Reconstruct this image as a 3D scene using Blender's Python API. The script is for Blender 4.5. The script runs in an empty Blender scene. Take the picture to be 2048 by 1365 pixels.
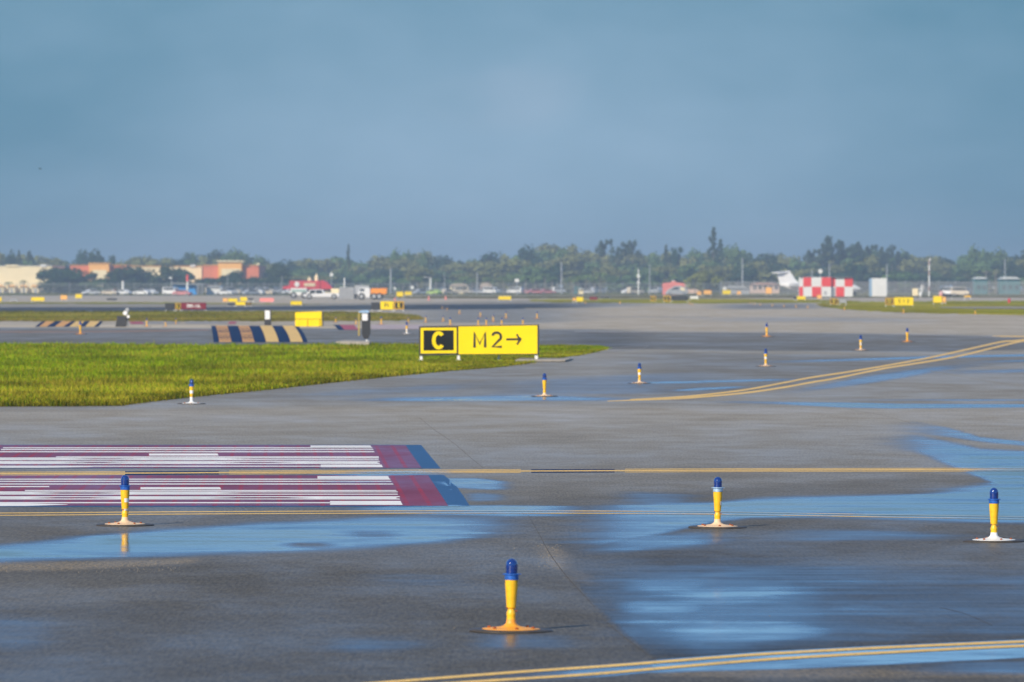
import bpy, math, random
import numpy as np
from mathutils import Vector, Matrix
random.seed(7); RNG = np.random.default_rng(11)
SC = bpy.context.scene
COL = SC.collection
F = 11378.0            # focal length in photo pixels (200 mm on a 36 mm frame, 2048 px wide)
CH = 1.69              # camera height in metres
HAZE = 0.00041
HY = 572.0             # photo row of the true horizon
# ------------------------------------------------------------------ camera
cd = bpy.data.cameras.new('camera'); cam = bpy.data.objects.new('camera', cd); COL.objects.link(cam)
cam.location = (0, 0, CH); cam.rotation_euler = (math.radians(90), 0, 0)
cd.lens = 200.0; cd.sensor_width = 36.0; cd.shift_y = -(682.5 - HY) / 2048.0
cd.clip_start = 0.5; cd.clip_end = 9000
cd.dof.use_dof = True; cd.dof.focus_distance = 44.0; cd.dof.aperture_fstop = 8.2
SC.camera = cam
# ------------------------------------------------------------------ light
SUN_EL = math.radians(29.0)
SUN_DIR = Vector((-0.60, -0.80, 0)).normalized() * math.cos(SUN_EL) + Vector((0, 0, math.sin(SUN_EL)))
sl = bpy.data.lights.new('sun', 'SUN'); sl.energy = 4.8; sl.angle = math.radians(0.5); sl.color = (1.0, 0.89, 0.74)
so = bpy.data.objects.new('sun', sl); COL.objects.link(so)
so.rotation_euler = (-SUN_DIR).to_track_quat('-Z', 'Y').to_euler()
SC.view_settings.view_transform = 'Standard'; SC.view_settings.look = 'None'
SC.view_settings.exposure = 0.16; SC.view_settings.gamma = 1.0
SC.cycles.max_bounces = 6; SC.cycles.volume_bounces = 0; SC.cycles.transparent_max_bounces = 12
SC.cycles.glossy_bounces = 3; SC.cycles.diffuse_bounces = 2; SC.cycles.caustics_reflective = False

class NT:
    """little node-tree helper"""
    def __init__(s, tree): s.t = tree; tree.nodes.clear()
    def n(s, typ, ins=None, **kw):
        nd = s.t.nodes.new(typ)
        for k, v in kw.items(): setattr(nd, k, v)
        for k, v in (ins or {}).items():
            if hasattr(v, 'is_linked') or hasattr(v, 'links'): s.t.links.new(v, nd.inputs[k])
            else: nd.inputs[k].default_value = v
        return nd
    def math(s, op, a, b=0.0, clamp=False):
        nd = s.n('ShaderNodeMath', {0: a, 1: b}, operation=op); nd.use_clamp = clamp; return nd.outputs[0]
    def mix(s, f, a, b, mode='MIX'):
        nd = s.n('ShaderNodeMix', {}, data_type='RGBA', blend_type=mode)
        for k, v in ((0, f), (6, a), (7, b)):
            if hasattr(v, 'is_linked'): s.t.links.new(v, nd.inputs[k])
            else: nd.inputs[k].default_value = v if k == 0 else (*v[:3], 1)
        return nd.outputs[2]
    def rng(s, v, a, b, c, d, smooth=False):
        nd = s.n('ShaderNodeMapRange', {0: v, 1: a, 2: b, 3: c, 4: d})
        if smooth: nd.interpolation_type = 'SMOOTHSTEP'
        return nd.outputs[0]
    def noise(s, vec, scale, detail=3, rough=.5, dist=0.0):
        return s.n('ShaderNodeTexNoise', {'Vector': vec, 'Scale': scale, 'Detail': detail, 'Roughness': rough, 'Distortion': dist}).outputs[0]
    def map(s, vec, sc=(1, 1, 1), loc=(0, 0, 0)):
        return s.n('ShaderNodeMapping', {'Vector': vec, 'Scale': sc, 'Location': loc}).outputs[0]

w = bpy.data.worlds.new('World'); SC.world = w; w.use_nodes = True
N = NT(w.node_tree)
sky = N.n('ShaderNodeTexSky', sky_type='NISHITA'); sky.sun_disc = False
sky.sun_elevation = SUN_EL; sky.sun_rotation = math.atan2(SUN_DIR.x, SUN_DIR.y)
sky.altitude = 0; sky.air_density = 1.0; sky.dust_density = 0.6; sky.ozone_density = 1.5
bg1 = N.n('ShaderNodeBackground', {'Color': sky.outputs[0], 'Strength': 0.07})
tc = N.n('ShaderNodeTexCoord').outputs['Generated']
sep = N.n('ShaderNodeSeparateXYZ', {0: tc}); X, Y, Z = sep.outputs
# rain-cloud deck: slate blue over the whole view, thinning to blue sky well above it
c1 = N.noise(N.map(tc, (9, 9, 22), (0.35, 0, 0.2)), 1.0, 4, .45, .4)
c2 = N.noise(N.map(tc, (26, 26, 60), (3.1, 0, 1.7)), 1.0, 3, .5, .2)
az = N.math('ABSOLUTE', N.math('ADD', X, 0.004))
lobe = N.math('MULTIPLY', N.rng(az, 0.02, 0.115, 1, 0, True), N.rng(Z, 0.016, 0.056, 1, 0.30, True))
m = N.math('ADD', N.math('MULTIPLY', lobe, .78), N.math('ADD', N.rng(c1, .38, .64, -.13, .13), N.rng(c2, .35, .65, -.10, .10)), True)
cc = N.mix(m, (0.112, 0.260, 0.375), (0.315, 0.470, 0.622))
wm = N.math('MULTIPLY', N.rng(N.math('ADD', N.math('POWER', N.math('MULTIPLY', N.math('SUBTRACT', X, .001), 48), 2), N.math('POWER', N.math('MULTIPLY', N.math('SUBTRACT', Z, .033), 130), 2)), 0, 1, 1, 0, True), N.rng(c2, .42, .6, 0, .14, True))
cc = N.mix(wm, cc, (0.40, 0.455, 0.56))
cc = N.mix(N.rng(Z, 0.0508, 0.064, 0, 1, True), cc, (0.330, 0.70, 1.14))
cc = N.mix(N.rng(Z, 0.085, 0.16, 0, 1, True), cc, (0.115, 0.36, 0.86))
cc = N.mix(N.rng(Z, 0.25, 0.6, 0, 1, True), cc, (0.20, 0.31, 0.48))
bg2 = N.n('ShaderNodeBackground', {'Color': cc, 'Strength': 1.0})
cover = N.rng(Z, 0.10, 0.55, 1.0, 0.45, True)
ms = N.n('ShaderNodeMixShader', {0: cover, 1: bg1.outputs[0], 2: bg2.outputs[0]})
N.n('ShaderNodeOutputWorld', {'Surface': ms.outputs[0]})

# ------------------------------------------------------------------ geometry helpers
def D(y): return F * CH / (y - HY)                      # distance of the ground seen in photo row y
def G(x, y, z=0.0):
    d = D(y); return ((x - 1024.0) * d / F, d, z)
def HZ(y, d): return CH - (y - HY) * d / F              # height above ground of row y at distance d
def XM(x, d): return (x - 1024.0) * d / F

class MB:
    def __init__(s): s.v = []; s.f = []
    def add(s, vs, fs):
        o = len(s.v); s.v += [tuple(p) for p in vs]; s.f += [tuple(i + o for i in f) for f in fs]; return s
    def box(s, x0, x1, y0, y1, z0, z1):
        return s.add([(x0,y0,z0),(x1,y0,z0),(x1,y1,z0),(x0,y1,z0),(x0,y0,z1),(x1,y0,z1),(x1,y1,z1),(x0,y1,z1)],
                     [(0,3,2,1),(4,5,6,7),(0,1,5,4),(1,2,6,5),(2,3,7,6),(3,0,4,7)])
    def prism(s, poly, y0, y1):          # poly in (x, z), extruded along y
        n = len(poly)
        return s.add([(x, y0, z) for x, z in poly] + [(x, y1, z) for x, z in poly],
                     [tuple(range(n)), tuple(range(2*n-1, n-1, -1))] + [(i, i+n, (i+1) % n + n, (i+1) % n) for i in range(n)])
    def prismy(s, poly, x0, x1):         # poly in (y, z), extruded along x
        n = len(poly)
        return s.add([(x0, y, z) for y, z in poly] + [(x1, y, z) for y, z in poly],
                     [tuple(range(n)), tuple(range(2*n-1, n-1, -1))] + [(i, i+n, (i+1) % n + n, (i+1) % n) for i in range(n)])
    def lathe(s, prof, n=20, c=(0,0,0), axis='z'):
        vs = []
        for r, z in prof:
            for k in range(n):
                a = 2*math.pi*k/n; p = (r*math.cos(a), r*math.sin(a), z)
                if axis == 'x': p = (z, p[0], p[1])
                if axis == 'y': p = (p[0], z, p[1])
                vs.append((p[0]+c[0], p[1]+c[1], p[2]+c[2]))
        fs = [(i*n+k, i*n+(k+1) % n, (i+1)*n+(k+1) % n, (i+1)*n+k) for i in range(len(prof)-1) for k in range(n)]
        fs += [tuple(range(n-1, -1, -1)), tuple(range((len(prof)-1)*n, len(prof)*n))]
        return s.add(vs, fs)
    def tube(s, p0, p1, r0, r1=None, n=8):
        r1 = r0 if r1 is None else r1
        p0 = Vector(p0); p1 = Vector(p1); q = (p1-p0).to_track_quat('Z', 'Y')
        vs = []
        for p, r in ((p0, r0), (p1, r1)):
            for k in range(n):
                a = 2*math.pi*k/n; vs.append(p + q @ Vector((r*math.cos(a), r*math.sin(a), 0)))
        return s.add(vs, [(k, (k+1) % n, n+(k+1) % n, n+k) for k in range(n)] + [tuple(range(n-1,-1,-1)), tuple(range(n, 2*n))])
    def stroke(s, pts, wd, y0, y1):      # flat ribbon of width wd along pts (x, z), between depth y0 and y1
        L, R = [], []
        for i, p in enumerate(pts):
            a = pts[max(i-1, 0)]; b = pts[min(i+1, len(pts)-1)]
            dx, dz = b[0]-a[0], b[1]-a[1]; l = math.hypot(dx, dz) or 1; nx, nz = -dz/l*wd/2, dx/l*wd/2
            L.append((p[0]+nx, p[1]+nz)); R.append((p[0]-nx, p[1]-nz))
        for i in range(len(pts)-1):
            q = [L[i], L[i+1], R[i+1], R[i]]
            s.prism(q[::-1], y0, y1)
        return s
    def build(s, name, mat, parent=None, bevel=0, smooth=False, seg=2):
        me = bpy.data.meshes.new(name); me.from_pydata(s.v, [], s.f); me.update()
        import bmesh
        if len(s.v) < 20000:
            bm = bmesh.new(); bm.from_mesh(me); bmesh.ops.recalc_face_normals(bm, faces=bm.faces); bm.to_mesh(me); bm.free()
        if smooth:
            me.polygons.foreach_set('use_smooth', [True]*len(me.polygons))
        o = bpy.data.objects.new(name, me); COL.objects.link(o); me.materials.append(mat)
        if smooth and hasattr(me, 'set_sharp_from_angle'): me.set_sharp_from_angle(angle=math.radians(40))
        if bevel:
            b = o.modifiers.new('bevel', 'BEVEL'); b.width = bevel; b.segments = seg; b.limit_method = 'ANGLE'
        if parent: o.parent = parent
        return o
def tag(o, label=None, cat=None, group=None, kind=None):
    if label: o['label'] = label
    if cat: o['category'] = cat
    if group: o['group'] = group
    if kind: o['kind'] = kind
    return o
def thing(name, label, cat, loc=(0,0,0), rz=0, group=None, sc=1.0):
    o = bpy.data.objects.new(name, None); COL.objects.link(o); o.empty_display_size = .1
    o.location = loc; o.rotation_euler = (0, 0, rz); o.scale = (sc, sc, sc)
    return tag(o, label, cat, group)
def dup(root, loc=None, rz=None, sc=None, label=None, group=None, matswap=None):
    r = root.copy(); COL.objects.link(r)
    if loc is not None: r.location = loc
    if rz is not None: r.rotation_euler = (0, 0, rz)
    if sc is not None: r.scale = (sc, sc, sc) if not hasattr(sc, '__len__') else sc
    if label: r['label'] = label
    if group: r['group'] = group
    for ch in list(root.children):
        c = ch.copy(); COL.objects.link(c); c.parent = r
        if matswap and ch.name.split('.')[0] in matswap:
            c.data = c.data.copy(); c.data.materials[0] = matswap[ch.name.split('.')[0]]
        for g in list(ch.children):
            d = g.copy(); COL.objects.link(d); d.parent = c
    return r
# ------------------------------------------------------------------ materials
def pmat(name, col, rough=.55, var=.12, scale=4.0, metal=0.0, coat=0.0, spec=.5, dirt=None, trans=0.0):
    m = bpy.data.materials.new(name); m.use_nodes = True; N = NT(m.node_tree)
    tc = N.n('ShaderNodeTexCoord').outputs['Object']
    nz = N.noise(tc, scale, 5, .6)
    c = N.mix(N.rng(nz, .3, .7, 0, 1), [k*(1-var) for k in col], [min(1, k*(1+var)) for k in col])
    if dirt:
        d = N.noise(tc, scale*2.3, 6, .7)
        c = N.mix(N.rng(d, .55, .8, 0, .6), c, dirt)
    b = N.n('ShaderNodeBsdfPrincipled', {'Base Color': c, 'Roughness': N.rng(nz, .3, .7, rough*.85, min(1, rough*1.15)), 'Metallic': metal,
                                         'Coat Weight': coat, 'Specular IOR Level': spec, 'Transmission Weight': trans})
    N.n('ShaderNodeOutputMaterial', {'Surface': b.outputs[0]}); return m
def smat(name, dry, wetcol=None, stripe=None):
    """pavement-like surface: 'wet', 'tone' and 'sand' come from the sheet's own attributes"""
    m = bpy.data.materials.new(name); m.use_nodes = True; N = NT(m.node_tree)
    pos = N.n('ShaderNodeNewGeometry').outputs['Position']
    wet = N.n('ShaderNodeAttribute', attribute_name='wet').outputs['Fac']
    tone = N.n('ShaderNodeAttribute', attribute_name='tone').outputs['Fac']
    sand = N.n('ShaderNodeAttribute', attribute_name='sand').outputs['Fac']
    n1 = N.math('ADD', N.math('MULTIPLY', N.noise(N.map(pos, (1.3, .9, 1)), 1.0, 5, .65, .3), .5), N.math('MULTIPLY', N.noise(N.map(pos, (.45, 2.6, 1), (7, 1, 0)), 1.0, 4, .6, .2), .5))
    n2 = N.noise(N.map(pos, (.32, .10, 1), (4, 2, 0)), 1.0, 6, .7)
    n3 = N.noise(N.map(pos, (52, 5, 1)), 1.0, 3, .75)
    n4 = N.noise(N.map(pos, (.9, .5, 1), (0, 9, 0)), 1.0, 5, .65)
    W = N.rng(N.math('ADD', wet, N.math('MULTIPLY', N.math('SUBTRACT', n1, .5), N.rng(wet, 0, .5, .6, 2.6))), .55, 1.0, 0, 1, True); N.damp = N.rng(N.math('ADD', wet, N.math('MULTIPLY', N.math('SUBTRACT', n1, .5), .9)), .02, .70, 0, 1, True)
    return m, N, pos, W, tone, sand, n1, n2, n3, n4
def finish(N, base, rough, bump=None, spec=.5):
    ins = {'Base Color': base, 'Roughness': rough, 'Specular IOR Level': spec}
    b = N.n('ShaderNodeBsdfPrincipled', ins)
    if bump is not None: N.t.links.new(bump, b.inputs['Normal'])
    N.n('ShaderNodeOutputMaterial', {'Surface': b.outputs[0]})

def m_asphalt():
    m, N, pos, W, tone, sand, n1, n2, n3, n4 = smat('asphalt', None)
    c = N.mix(N.rng(n2, .35, .65, 0, 1), (.190, .176, .152), (.262, .242, .208))
    c = N.mix(.30, c, N.mix(N.rng(n4, .35, .65, 0, 1), (.156, .144, .126), (.312, .282, .228)))
    c = N.mix(N.rng(n3, .35, .68, 0, 1), N.mix(1, c, (.64, .64, .66), 'MULTIPLY'), N.mix(1, c, (1.42, 1.39, 1.30), 'MULTIPLY'))
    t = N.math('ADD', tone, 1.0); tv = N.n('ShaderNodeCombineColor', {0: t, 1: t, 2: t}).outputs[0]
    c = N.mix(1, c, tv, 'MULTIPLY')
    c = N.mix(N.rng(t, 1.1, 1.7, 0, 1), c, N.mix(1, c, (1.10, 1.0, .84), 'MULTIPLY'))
    g = N.noise(N.map(pos, (40, 12, 1)), 1.0, 2, .8)
    c = N.mix(N.math('MULTIPLY', sand, N.rng(g, .42, .6, .15, 1)), c, (.30, .235, .15))
    c = N.mix(W, c, N.mix(1, c, (.16, .17, .20), 'MULTIPLY'))
    c = N.mix(N.damp, c, N.mix(1, c, (.42, .44, .50), 'MULTIPLY'))
    damp = N.rng(n2, .40, .64, 0, 1, True); damp2 = N.rng(n4, .40, .66, 0, 1, True)
    dr = N.math('ADD', N.math('MULTIPLY', damp, -.14), N.math('MULTIPLY', damp2, -.10))
    rough = N.math('ADD', .66, dr); rough = N.n('ShaderNodeMix', {0: N.damp, 2: rough, 3: .24}).outputs[0]
    rough = N.n('ShaderNodeMix', {0: W, 2: rough, 3: N.rng(N.noise(N.map(pos, (.5, 1.3, 1), (2, 5, 0)), 1.0, 5, .65, .5), .40, .68, .05, .24)}).outputs[0]
    bn = N.n('ShaderNodeBump', {'Height': n3, 'Strength': N.rng(W, 0, 1, .35, .0), 'Distance': .003})
    finish(N, c, rough, bn.outputs[0], N.rng(N.math('MAXIMUM', W, N.math('MULTIPLY', N.damp, .8)), 0, 1, N.math('MULTIPLY', N.rng(t, .25, 1.0, .4, 1.0), N.rng(N.math('ADD', damp, damp2), 0, 2, .10, .31)), .5)); return m
def m_paint(name, col, worn=.25, rough=.5, stripes=False, spec=.5):
    m, N, pos, W, tone, sand, n1, n2, n3, n4 = smat(name, None)
    c = N.mix(N.rng(n4, .3, .7, 0, 1), [k*.82 for k in col], [min(1, k*1.12) for k in col])
    c = N.mix(N.rng(n3, .45, .75, 0, worn), c, (.10, .095, .09))
    if stripes:
        sp_ = N.n('ShaderNodeSeparateXYZ', {0: pos}); u_ = N.math('ADD', sp_.outputs[0], N.math('MULTIPLY', sp_.outputs[1], .039))
        wv = N.n('ShaderNodeTexWave', {'Vector': N.n('ShaderNodeCombineXYZ', {0: u_}).outputs[0], 'Scale': 1.9, 'Distortion': .6, 'Detail': 1.0}, bands_direction='X').outputs['Fac']
        s = N.math('MULTIPLY', N.rng(wv, .80, .98, 0, 1, True), N.rng(n1, .35, .6, .05, .62))
        c = N.mix(s, N.mix(1, c, (.95, .9, 1.25), 'MULTIPLY'), (.42, .02, .035))  # bluish sky sheen of the wet paint, tinted into the colour between stripes
        rough = N.math('ADD', N.rng(s, 0, 1, .50, .65), N.rng(n2, .4, .6, .1, -.12)); spec = .55
    c = N.mix(W, c, N.mix(1, c, (.6, .6, .62), 'MULTIPLY'))
    rough = N.n('ShaderNodeMix', {0: W, 2: rough, 3: .08}).outputs[0]
    finish(N, c, rough, spec=N.rng(W, 0, 1, spec*.35, .5)); return m
def m_grass(name, a, b, dry, sc=1.0, rough=.9):
    m = bpy.data.materials.new(name); m.use_nodes = True; N = NT(m.node_tree)
    pos = N.n('ShaderNodeNewGeometry').outputs['Position']
    r = N.n('ShaderNodeAttribute', attribute_name='rnd').outputs['Fac']
    n1 = N.math('ADD', N.math('MULTIPLY', N.noise(N.map(pos, (.5*sc, .2*sc, 1)), 1.0, 4, .6), .5), N.math('MULTIPLY', N.noise(N.map(pos, (.11*sc, .06*sc, 1), (3, 3, 0)), 1.0, 3, .5), .5))
    n2 = N.noise(N.map(pos, (6*sc, 2*sc, 1)), 1.0, 3, .6)
    tone = N.n('ShaderNodeAttribute', attribute_name='tone').outputs['Fac']
    c = N.mix(N.rng(n2, .34, .66, 0, 1), a, b)
    c = N.mix(N.rng(N.math('ADD', n1, N.math('MULTIPLY', r, .35)), .42, .66, 0, .85), c, dry)
    t = N.math('ADD', tone, 1.0); t = N.math('MULTIPLY', t, N.rng(N.noise(N.map(pos, (.4*sc, .17*sc, 1), (8, 3, 0)), 1.0, 4, .6), .36, .64, .52, 1.22)); tv = N.n('ShaderNodeCombineColor', {0: t, 1: t, 2: t}).outputs[0]
    c = N.mix(1, c, tv, 'MULTIPLY')
    d = N.n('ShaderNodeBsdfDiffuse', {'Color': c}); tr = N.n('ShaderNodeBsdfTranslucent', {'Color': c})
    ms = N.n('ShaderNodeMixShader', {0: .36, 1: d.outputs[0], 2: tr.outputs[0]})
    N.n('ShaderNodeOutputMaterial', {'Surface': ms.outputs[0]}); return m
def m_leaf(name, a, b):
    m = bpy.data.materials.new(name); m.use_nodes = True; N = NT(m.node_tree)
    tc = N.n('ShaderNodeTexCoord').outputs['Object']; rd = N.n('ShaderNodeObjectInfo').outputs['Random']
    nz = N.noise(tc, .45, 3, .6)
    c = N.mix(N.rng(nz, .35, .65, 0, 1), a, b)
    c = N.mix(N.math('MULTIPLY', rd, .35), c, (.10, .10, .03))
    d = N.n('ShaderNodeBsdfDiffuse', {'Color': c}); tr = N.n('ShaderNodeBsdfTranslucent', {'Color': c})
    ms = N.n('ShaderNodeMixShader', {0: .25, 1: d.outputs[0], 2: tr.outputs[0]})
    N.n('ShaderNodeOutputMaterial', {'Surface': ms.outputs[0]}); return m
ASPH = m_asphalt()
P_YEL = m_paint('yellow_road_paint', (.92, .56, .12), .42); P_WHT = m_paint('white_road_paint', (.88, .85, .80), .06)
P_BLK = m_paint('black_road_paint', (.003, .032, .11), .04, .36, spec=.25); P_BLKF = m_paint('matt_black_road_paint', (.008, .030, .095), .03, .85, spec=.12); P_RED = m_paint('red_road_paint', (.21, .032, .048), .1, .5, True)  # P_BLK: reflected blue of the sky is tinted into its base colour
P_RED2 = m_paint('red_far_paint', (.42, .06, .07), .15); P_FAINT = m_paint('worn_white_paint', (.34, .30, .26), .5)
M_CONC = m_paint('concrete_paving', (.30, .27, .22), .15, .75)
M_CRACK = m_paint('dirt_filled_joint', (.09, .075, .055), .4, .8)
GR_A = m_grass('lawn_grass', (.165, .275, .004), (.330, .440, .006), (.46, .36, .035))
GR_B = m_grass('far_grass', (.150, .170, .016), (.210, .200, .026), (.34, .24, .06), .35)
GR_C = m_grass('far_green_grass', (.170, .190, .010), (.240, .245, .014), (.36, .27, .04), .25)
M_YEL = pmat('yellow_paint', (.88, .50, .012), .42, .14, 26, coat=.15, dirt=(.50, .27, .02)); M_SIGNY = pmat('yellow_sign_face', (.90, .66, .001), .6, .04, 2, spec=.2)
M_ORG = pmat('orange_paint', (.86, .36, .03), .5, .12, 30, dirt=(.35, .12, .03)); M_CREAMP = pmat('faded_cream_paint', (.78, .55, .34), .6, .12, 30, dirt=(.35, .15, .05))
M_BLUEG = pmat('blue_lens_glass', (.002, .030, .20), .09, .25, 60, coat=1.0, spec=.8); M_BLUEM = pmat('blue_collar_metal', (.035, .15, .55), .3, .25, 40, metal=.3)
M_PALE = pmat('pale_collar_metal', (.42, .60, .80), .35, .3, 60, metal=.3); M_RUST = pmat('rusty_bolt_metal', (.30, .07, .015), .8, .3, 80)
M_PLATE = pmat('dark_base_metal', (.055, .045, .035), .55, .4, 20, dirt=(.16, .10, .05)); M_WHT = pmat('white_paint', (.80, .79, .75), .45, .05, 3)
M_REFL = pmat('white_reflective_tape', (.85, .84, .82), .35, .05, 20); M_DARK = pmat('dark_grey_metal', (.035, .035, .036), .5, .2, 5)
M_GLOSSB = pmat('glossy_black_panel', (.012, .012, .013), .12, .2, 3, coat=.6); M_BLK = pmat('black_lettering', (.012, .012, .012), .6, .1, 3)
M_CONCB = pmat('concrete_pad', (.42, .37, .30), .85, .2, 3); M_GREY = pmat('grey_paint', (.36, .37, .38), .5, .12, 2)
M_STEEL = pmat('galvanised_steel', (.42, .43, .44), .5, .15, 2, metal=.2); M_GLASS = pmat('tinted_window_glass', (.02, .03, .04), .08, .1, 2, coat=.5)
M_TYRE = pmat('tyre_rubber', (.02, .02, .02), .85, .2, 9); M_REDP = pmat('red_paint', (.62, .03, .035), .5, .06, 2)
M_CORAL = pmat('coral_red_paint', (.78, .08, .06), .55, .05, 2); M_CREAM = pmat('cream_stucco', (.90, .76, .47), .85, .06, .5)
M_BRICK = pmat('brick_red_stucco', (.70, .20, .08), .85, .08, .5); M_OCHRE = pmat('ochre_stucco', (.92, .48, .12), .85, .06, .5)
M_SKYB = pmat('bright_blue_metal', (.04, .30, .72), .5, .1, .5); M_TEAL = pmat('teal_metal', (.03, .17, .17), .5, .1, .6)
M_ORANGE = pmat('orange_tank_paint', (.90, .30, .015), .45, .06, 1); M_PINK = pmat('faded_pink_paint', (.80, .26, .22), .6, .1, 2)
M_BARK = pmat('bark', (.12, .09, .06), .95, .3, 2); M_PALM = pmat('palm_bark', (.22, .19, .15), .95, .2, 1.5)
M_SKIN_R = pmat('dark_red_sign_face', (.20, .006, .020), .5, .05, 2); M_LIME = pmat('lime_paint', (.40, .55, .16), .6, .1, 3)
L_MID = m_leaf('mid_green_leaves', (.105, .190, .065), (.215, .330, .110)); L_DARK = m_leaf('dark_green_leaves', (.024, .064, .034), (.055, .120, .050))
L_OLIVE = m_leaf('olive_leaves', (.210, .235, .080), (.360, .350, .120)); L_YEL = m_leaf('yellow_green_leaves', (.24, .27, .03), (.42, .40, .06))
L_PINE = m_leaf('casuarina_needles', (.035, .075, .045), (.070, .120, .060))
# ------------------------------------------------------------------ wet patches, tone and sand of the pavement
def sm(v): v = np.clip(v, 0, 1); return v*v*(3-2*v)
def band(px, py, xs, yt, yb, s=1.0, soft=3.0, fx=None):
    if fx is None: fx = min(420.0, max(40.0, .42*(xs[-1]-xs[0]))); soft = soft*1.25
    t = np.interp(px, xs, yt); b = np.interp(px, xs, yb)
    e = sm((px-xs[0])/fx) * sm((xs[-1]-px)/fx)
    return s * e * sm((py-t)/soft+.5) * sm((b-py)/soft+.5)
WET = [  # xs, top, bottom, strength, softness
 ([-600,0,250,500,750,900,1000,1100,1180], [1100,1092,1066,1050,1037,1034,1030,1026,1026], [1134,1124,1114,1105,1094,1084,1074,1076,1062], 1, 20),
 ([1000,1100,1200,1320,1420,1500,1700,1900,2048,2600], [1022,1016,1010,1006,1006,999,990,974,962,930], [1066,1092,1096,1070,1046,1036,1035,1042,1046,1062], 1, 15),
 ([1100,1160,1250,1400,1560], [1060,1064,1070,1066,1064], [1100,1110,1104,1092,1072], .62, 14),
 ([1690,1760,1830,1900,1960,2048,2500], [852,846,842,856,874,884,900], [858,862,868,876,884,892,910], .8, 5),
 ([1660,1720,1830,1900,1960,2048,2500], [880,874,868,884,898,903,930], [886,892,905,932,956,990,1010], 1, 13),
 ([1290,1400,1560,1700,1800,2048,2500], [801,801,804,806,808,809,810], [805,806,809,816,817,815,816], .95, 3),
 ([1560,1660,1800,2048,2500], [797,798,799,799,799], [802,803,802,802,802], .7, 3),
 ([560,700,900,1050,1250,1420], [800,797,794,791,794,799], [804,804,803,802,803,803], .75, 4),
 ([820,1000,1200,1420,1560], [770,762,752,742,738], [800,797,792,786,776], .38, 12),
 ([1130,1250,1400,1560,1700], [766,765,762,758,756], [769,769,766,762,759], .9, 2.5),
 ([1290,1400,1540], [783,776,770], [787,781,774], .8, 3),
 ([1380,1500,1700,1900,2048,2500], [727,723,718,712,709,700], [731,728,722,716,713,705], .85, 3),
 ([1850,1950,2048,2500], [724,722,720,714], [728,727,724,719], .8, 3),
 ([1480,1600,1750,1880,2048], [792,776,750,732,716], [800,786,766,744,728], .55, 6),
 ([1700,1850,2048,2500], [744,741,738,734], [752,750,746,742], .5, 6),
 ([1200,1400,1700,2048], [640,634,634,640], [650,646,645,652], .3, 8),
 ([800,860,950,1010,1060], [960,957,957,962,968], [974,974,978,980,976], .95, 5),
 ([900,960,1040], [988,986,990], [1002,1004,1000], .5, 6),
 ([560,700,850,1000,1140,1300], [1016,1014,1012,1011,1012,1016], [1024,1026,1030,1032,1034,1030], .9, 5),
 ([520,640,760,900,1010], [946,944,941,938,938], [956,955,953,949,948], .75, 4),
 ([560,700,830,880], [962,961,958,957], [967,968,968,970], .75, 4),
 ([300,400,620], [961,961,962], [967,967,967], .6, 4),
 ([940,1080,1250,1300,1450,1650,1850,2048,2600], [1366,1350,1334,1322,1312,1302,1292,1283,1270], [1372,1358,1350,1346,1342,1336,1326,1316,1310], .95, 6),
 ([900,1042,1213,1348,1553,1758,2048,2600], [1352,1340,1329,1318,1303,1292,1280,1262], [1372,1364,1354,1340,1324,1310,1298,1284], 1.25, 4),
 ([1170,1250,1400,1520], [1160,1158,1160,1166], [1182,1186,1184,1180], .55, 14),
 ([1180,1260,1400,1480], [1204,1202,1204,1208], [1226,1230,1228,1222], .72, 14),
 ([1200,1300,1500,1700,1800], [1246,1242,1246,1250,1256], [1284,1290,1286,1276,1268], .70, 18),
 ([1060,1180,1400,1700,2048,2700], [1096,1110,1120,1130,1140,1150], [1250,1300,1306,1290,1280,1270], .36, 30),
 ([1060,1180,1400,1600,1900], [1130,1146,1150,1160,1170], [1240,1292,1296,1262,1240], .46, 26),
 ([880,960,1120,1240], [1270,1268,1272,1276], [1292,1300,1300,1290], .5, 16),
 ([560,640,800,960], [1282,1276,1274,1280], [1304,1310,1308,1300], .34, 16),
 ([640,720,900,1020], [1150,1146,1148,1156], [1166,1170,1172,1166], .24, 16),
 ([-200,60,200], [1230,1232,1240], [1300,1306,1280], .28, 22),
 ([1440,1560,1800,2048], [1056,1058,1062,1070], [1080,1084,1080,1084], .45, 12),
 ([1350,1450,1640,1750], [1180,1176,1184,1196], [1236,1244,1240,1226], .44, 16),
 ([1700,1850,2048,2300], [1330,1326,1322,1318], [1356,1352,1350,1346], .5, 12),
 ([420,620,760,1100,1200], [786,784,776,752,750], [796,796,790,770,762], .30, 8),
 ([640,760,880], [890,888,890], [936,938,936], .30, 10),
 ([1180,1300,1460], [980,984,990], [1006,1008,1006], .42, 9),
]
DRY = [([540,570,640,700], [1086,1084,1085,1088], [1094,1096,1095,1092], .7, 8), ([640,720,800,850], [1062,1060,1061,1064], [1078,1080,1079,1074], .45, 12),
       ([1500,1620,1800,1960,2040], [966,962,958,962,970], [990,994,992,984,976], .8, 10)]
def wet_f(px, py):
    v = np.zeros(np.broadcast(px, py).shape)
    for b in WET: v = np.maximum(v, band(px, py, *b))
    for b in DRY: v = v * (1 - band(px, py, *b))
    xs_ = np.interp(py, [1030,1110,1216,1322], [1056,1101,1190,1312])
    v = v*(1 - .35*sm((xs_-px)/10)*sm((px-1000)/60)*sm((py-1110)/20)) + .14*sm((px-xs_)/8)*sm((py-1100)/60)*sm((1330-py)/12)*sm((1900-px)/500)
    return v
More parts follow.
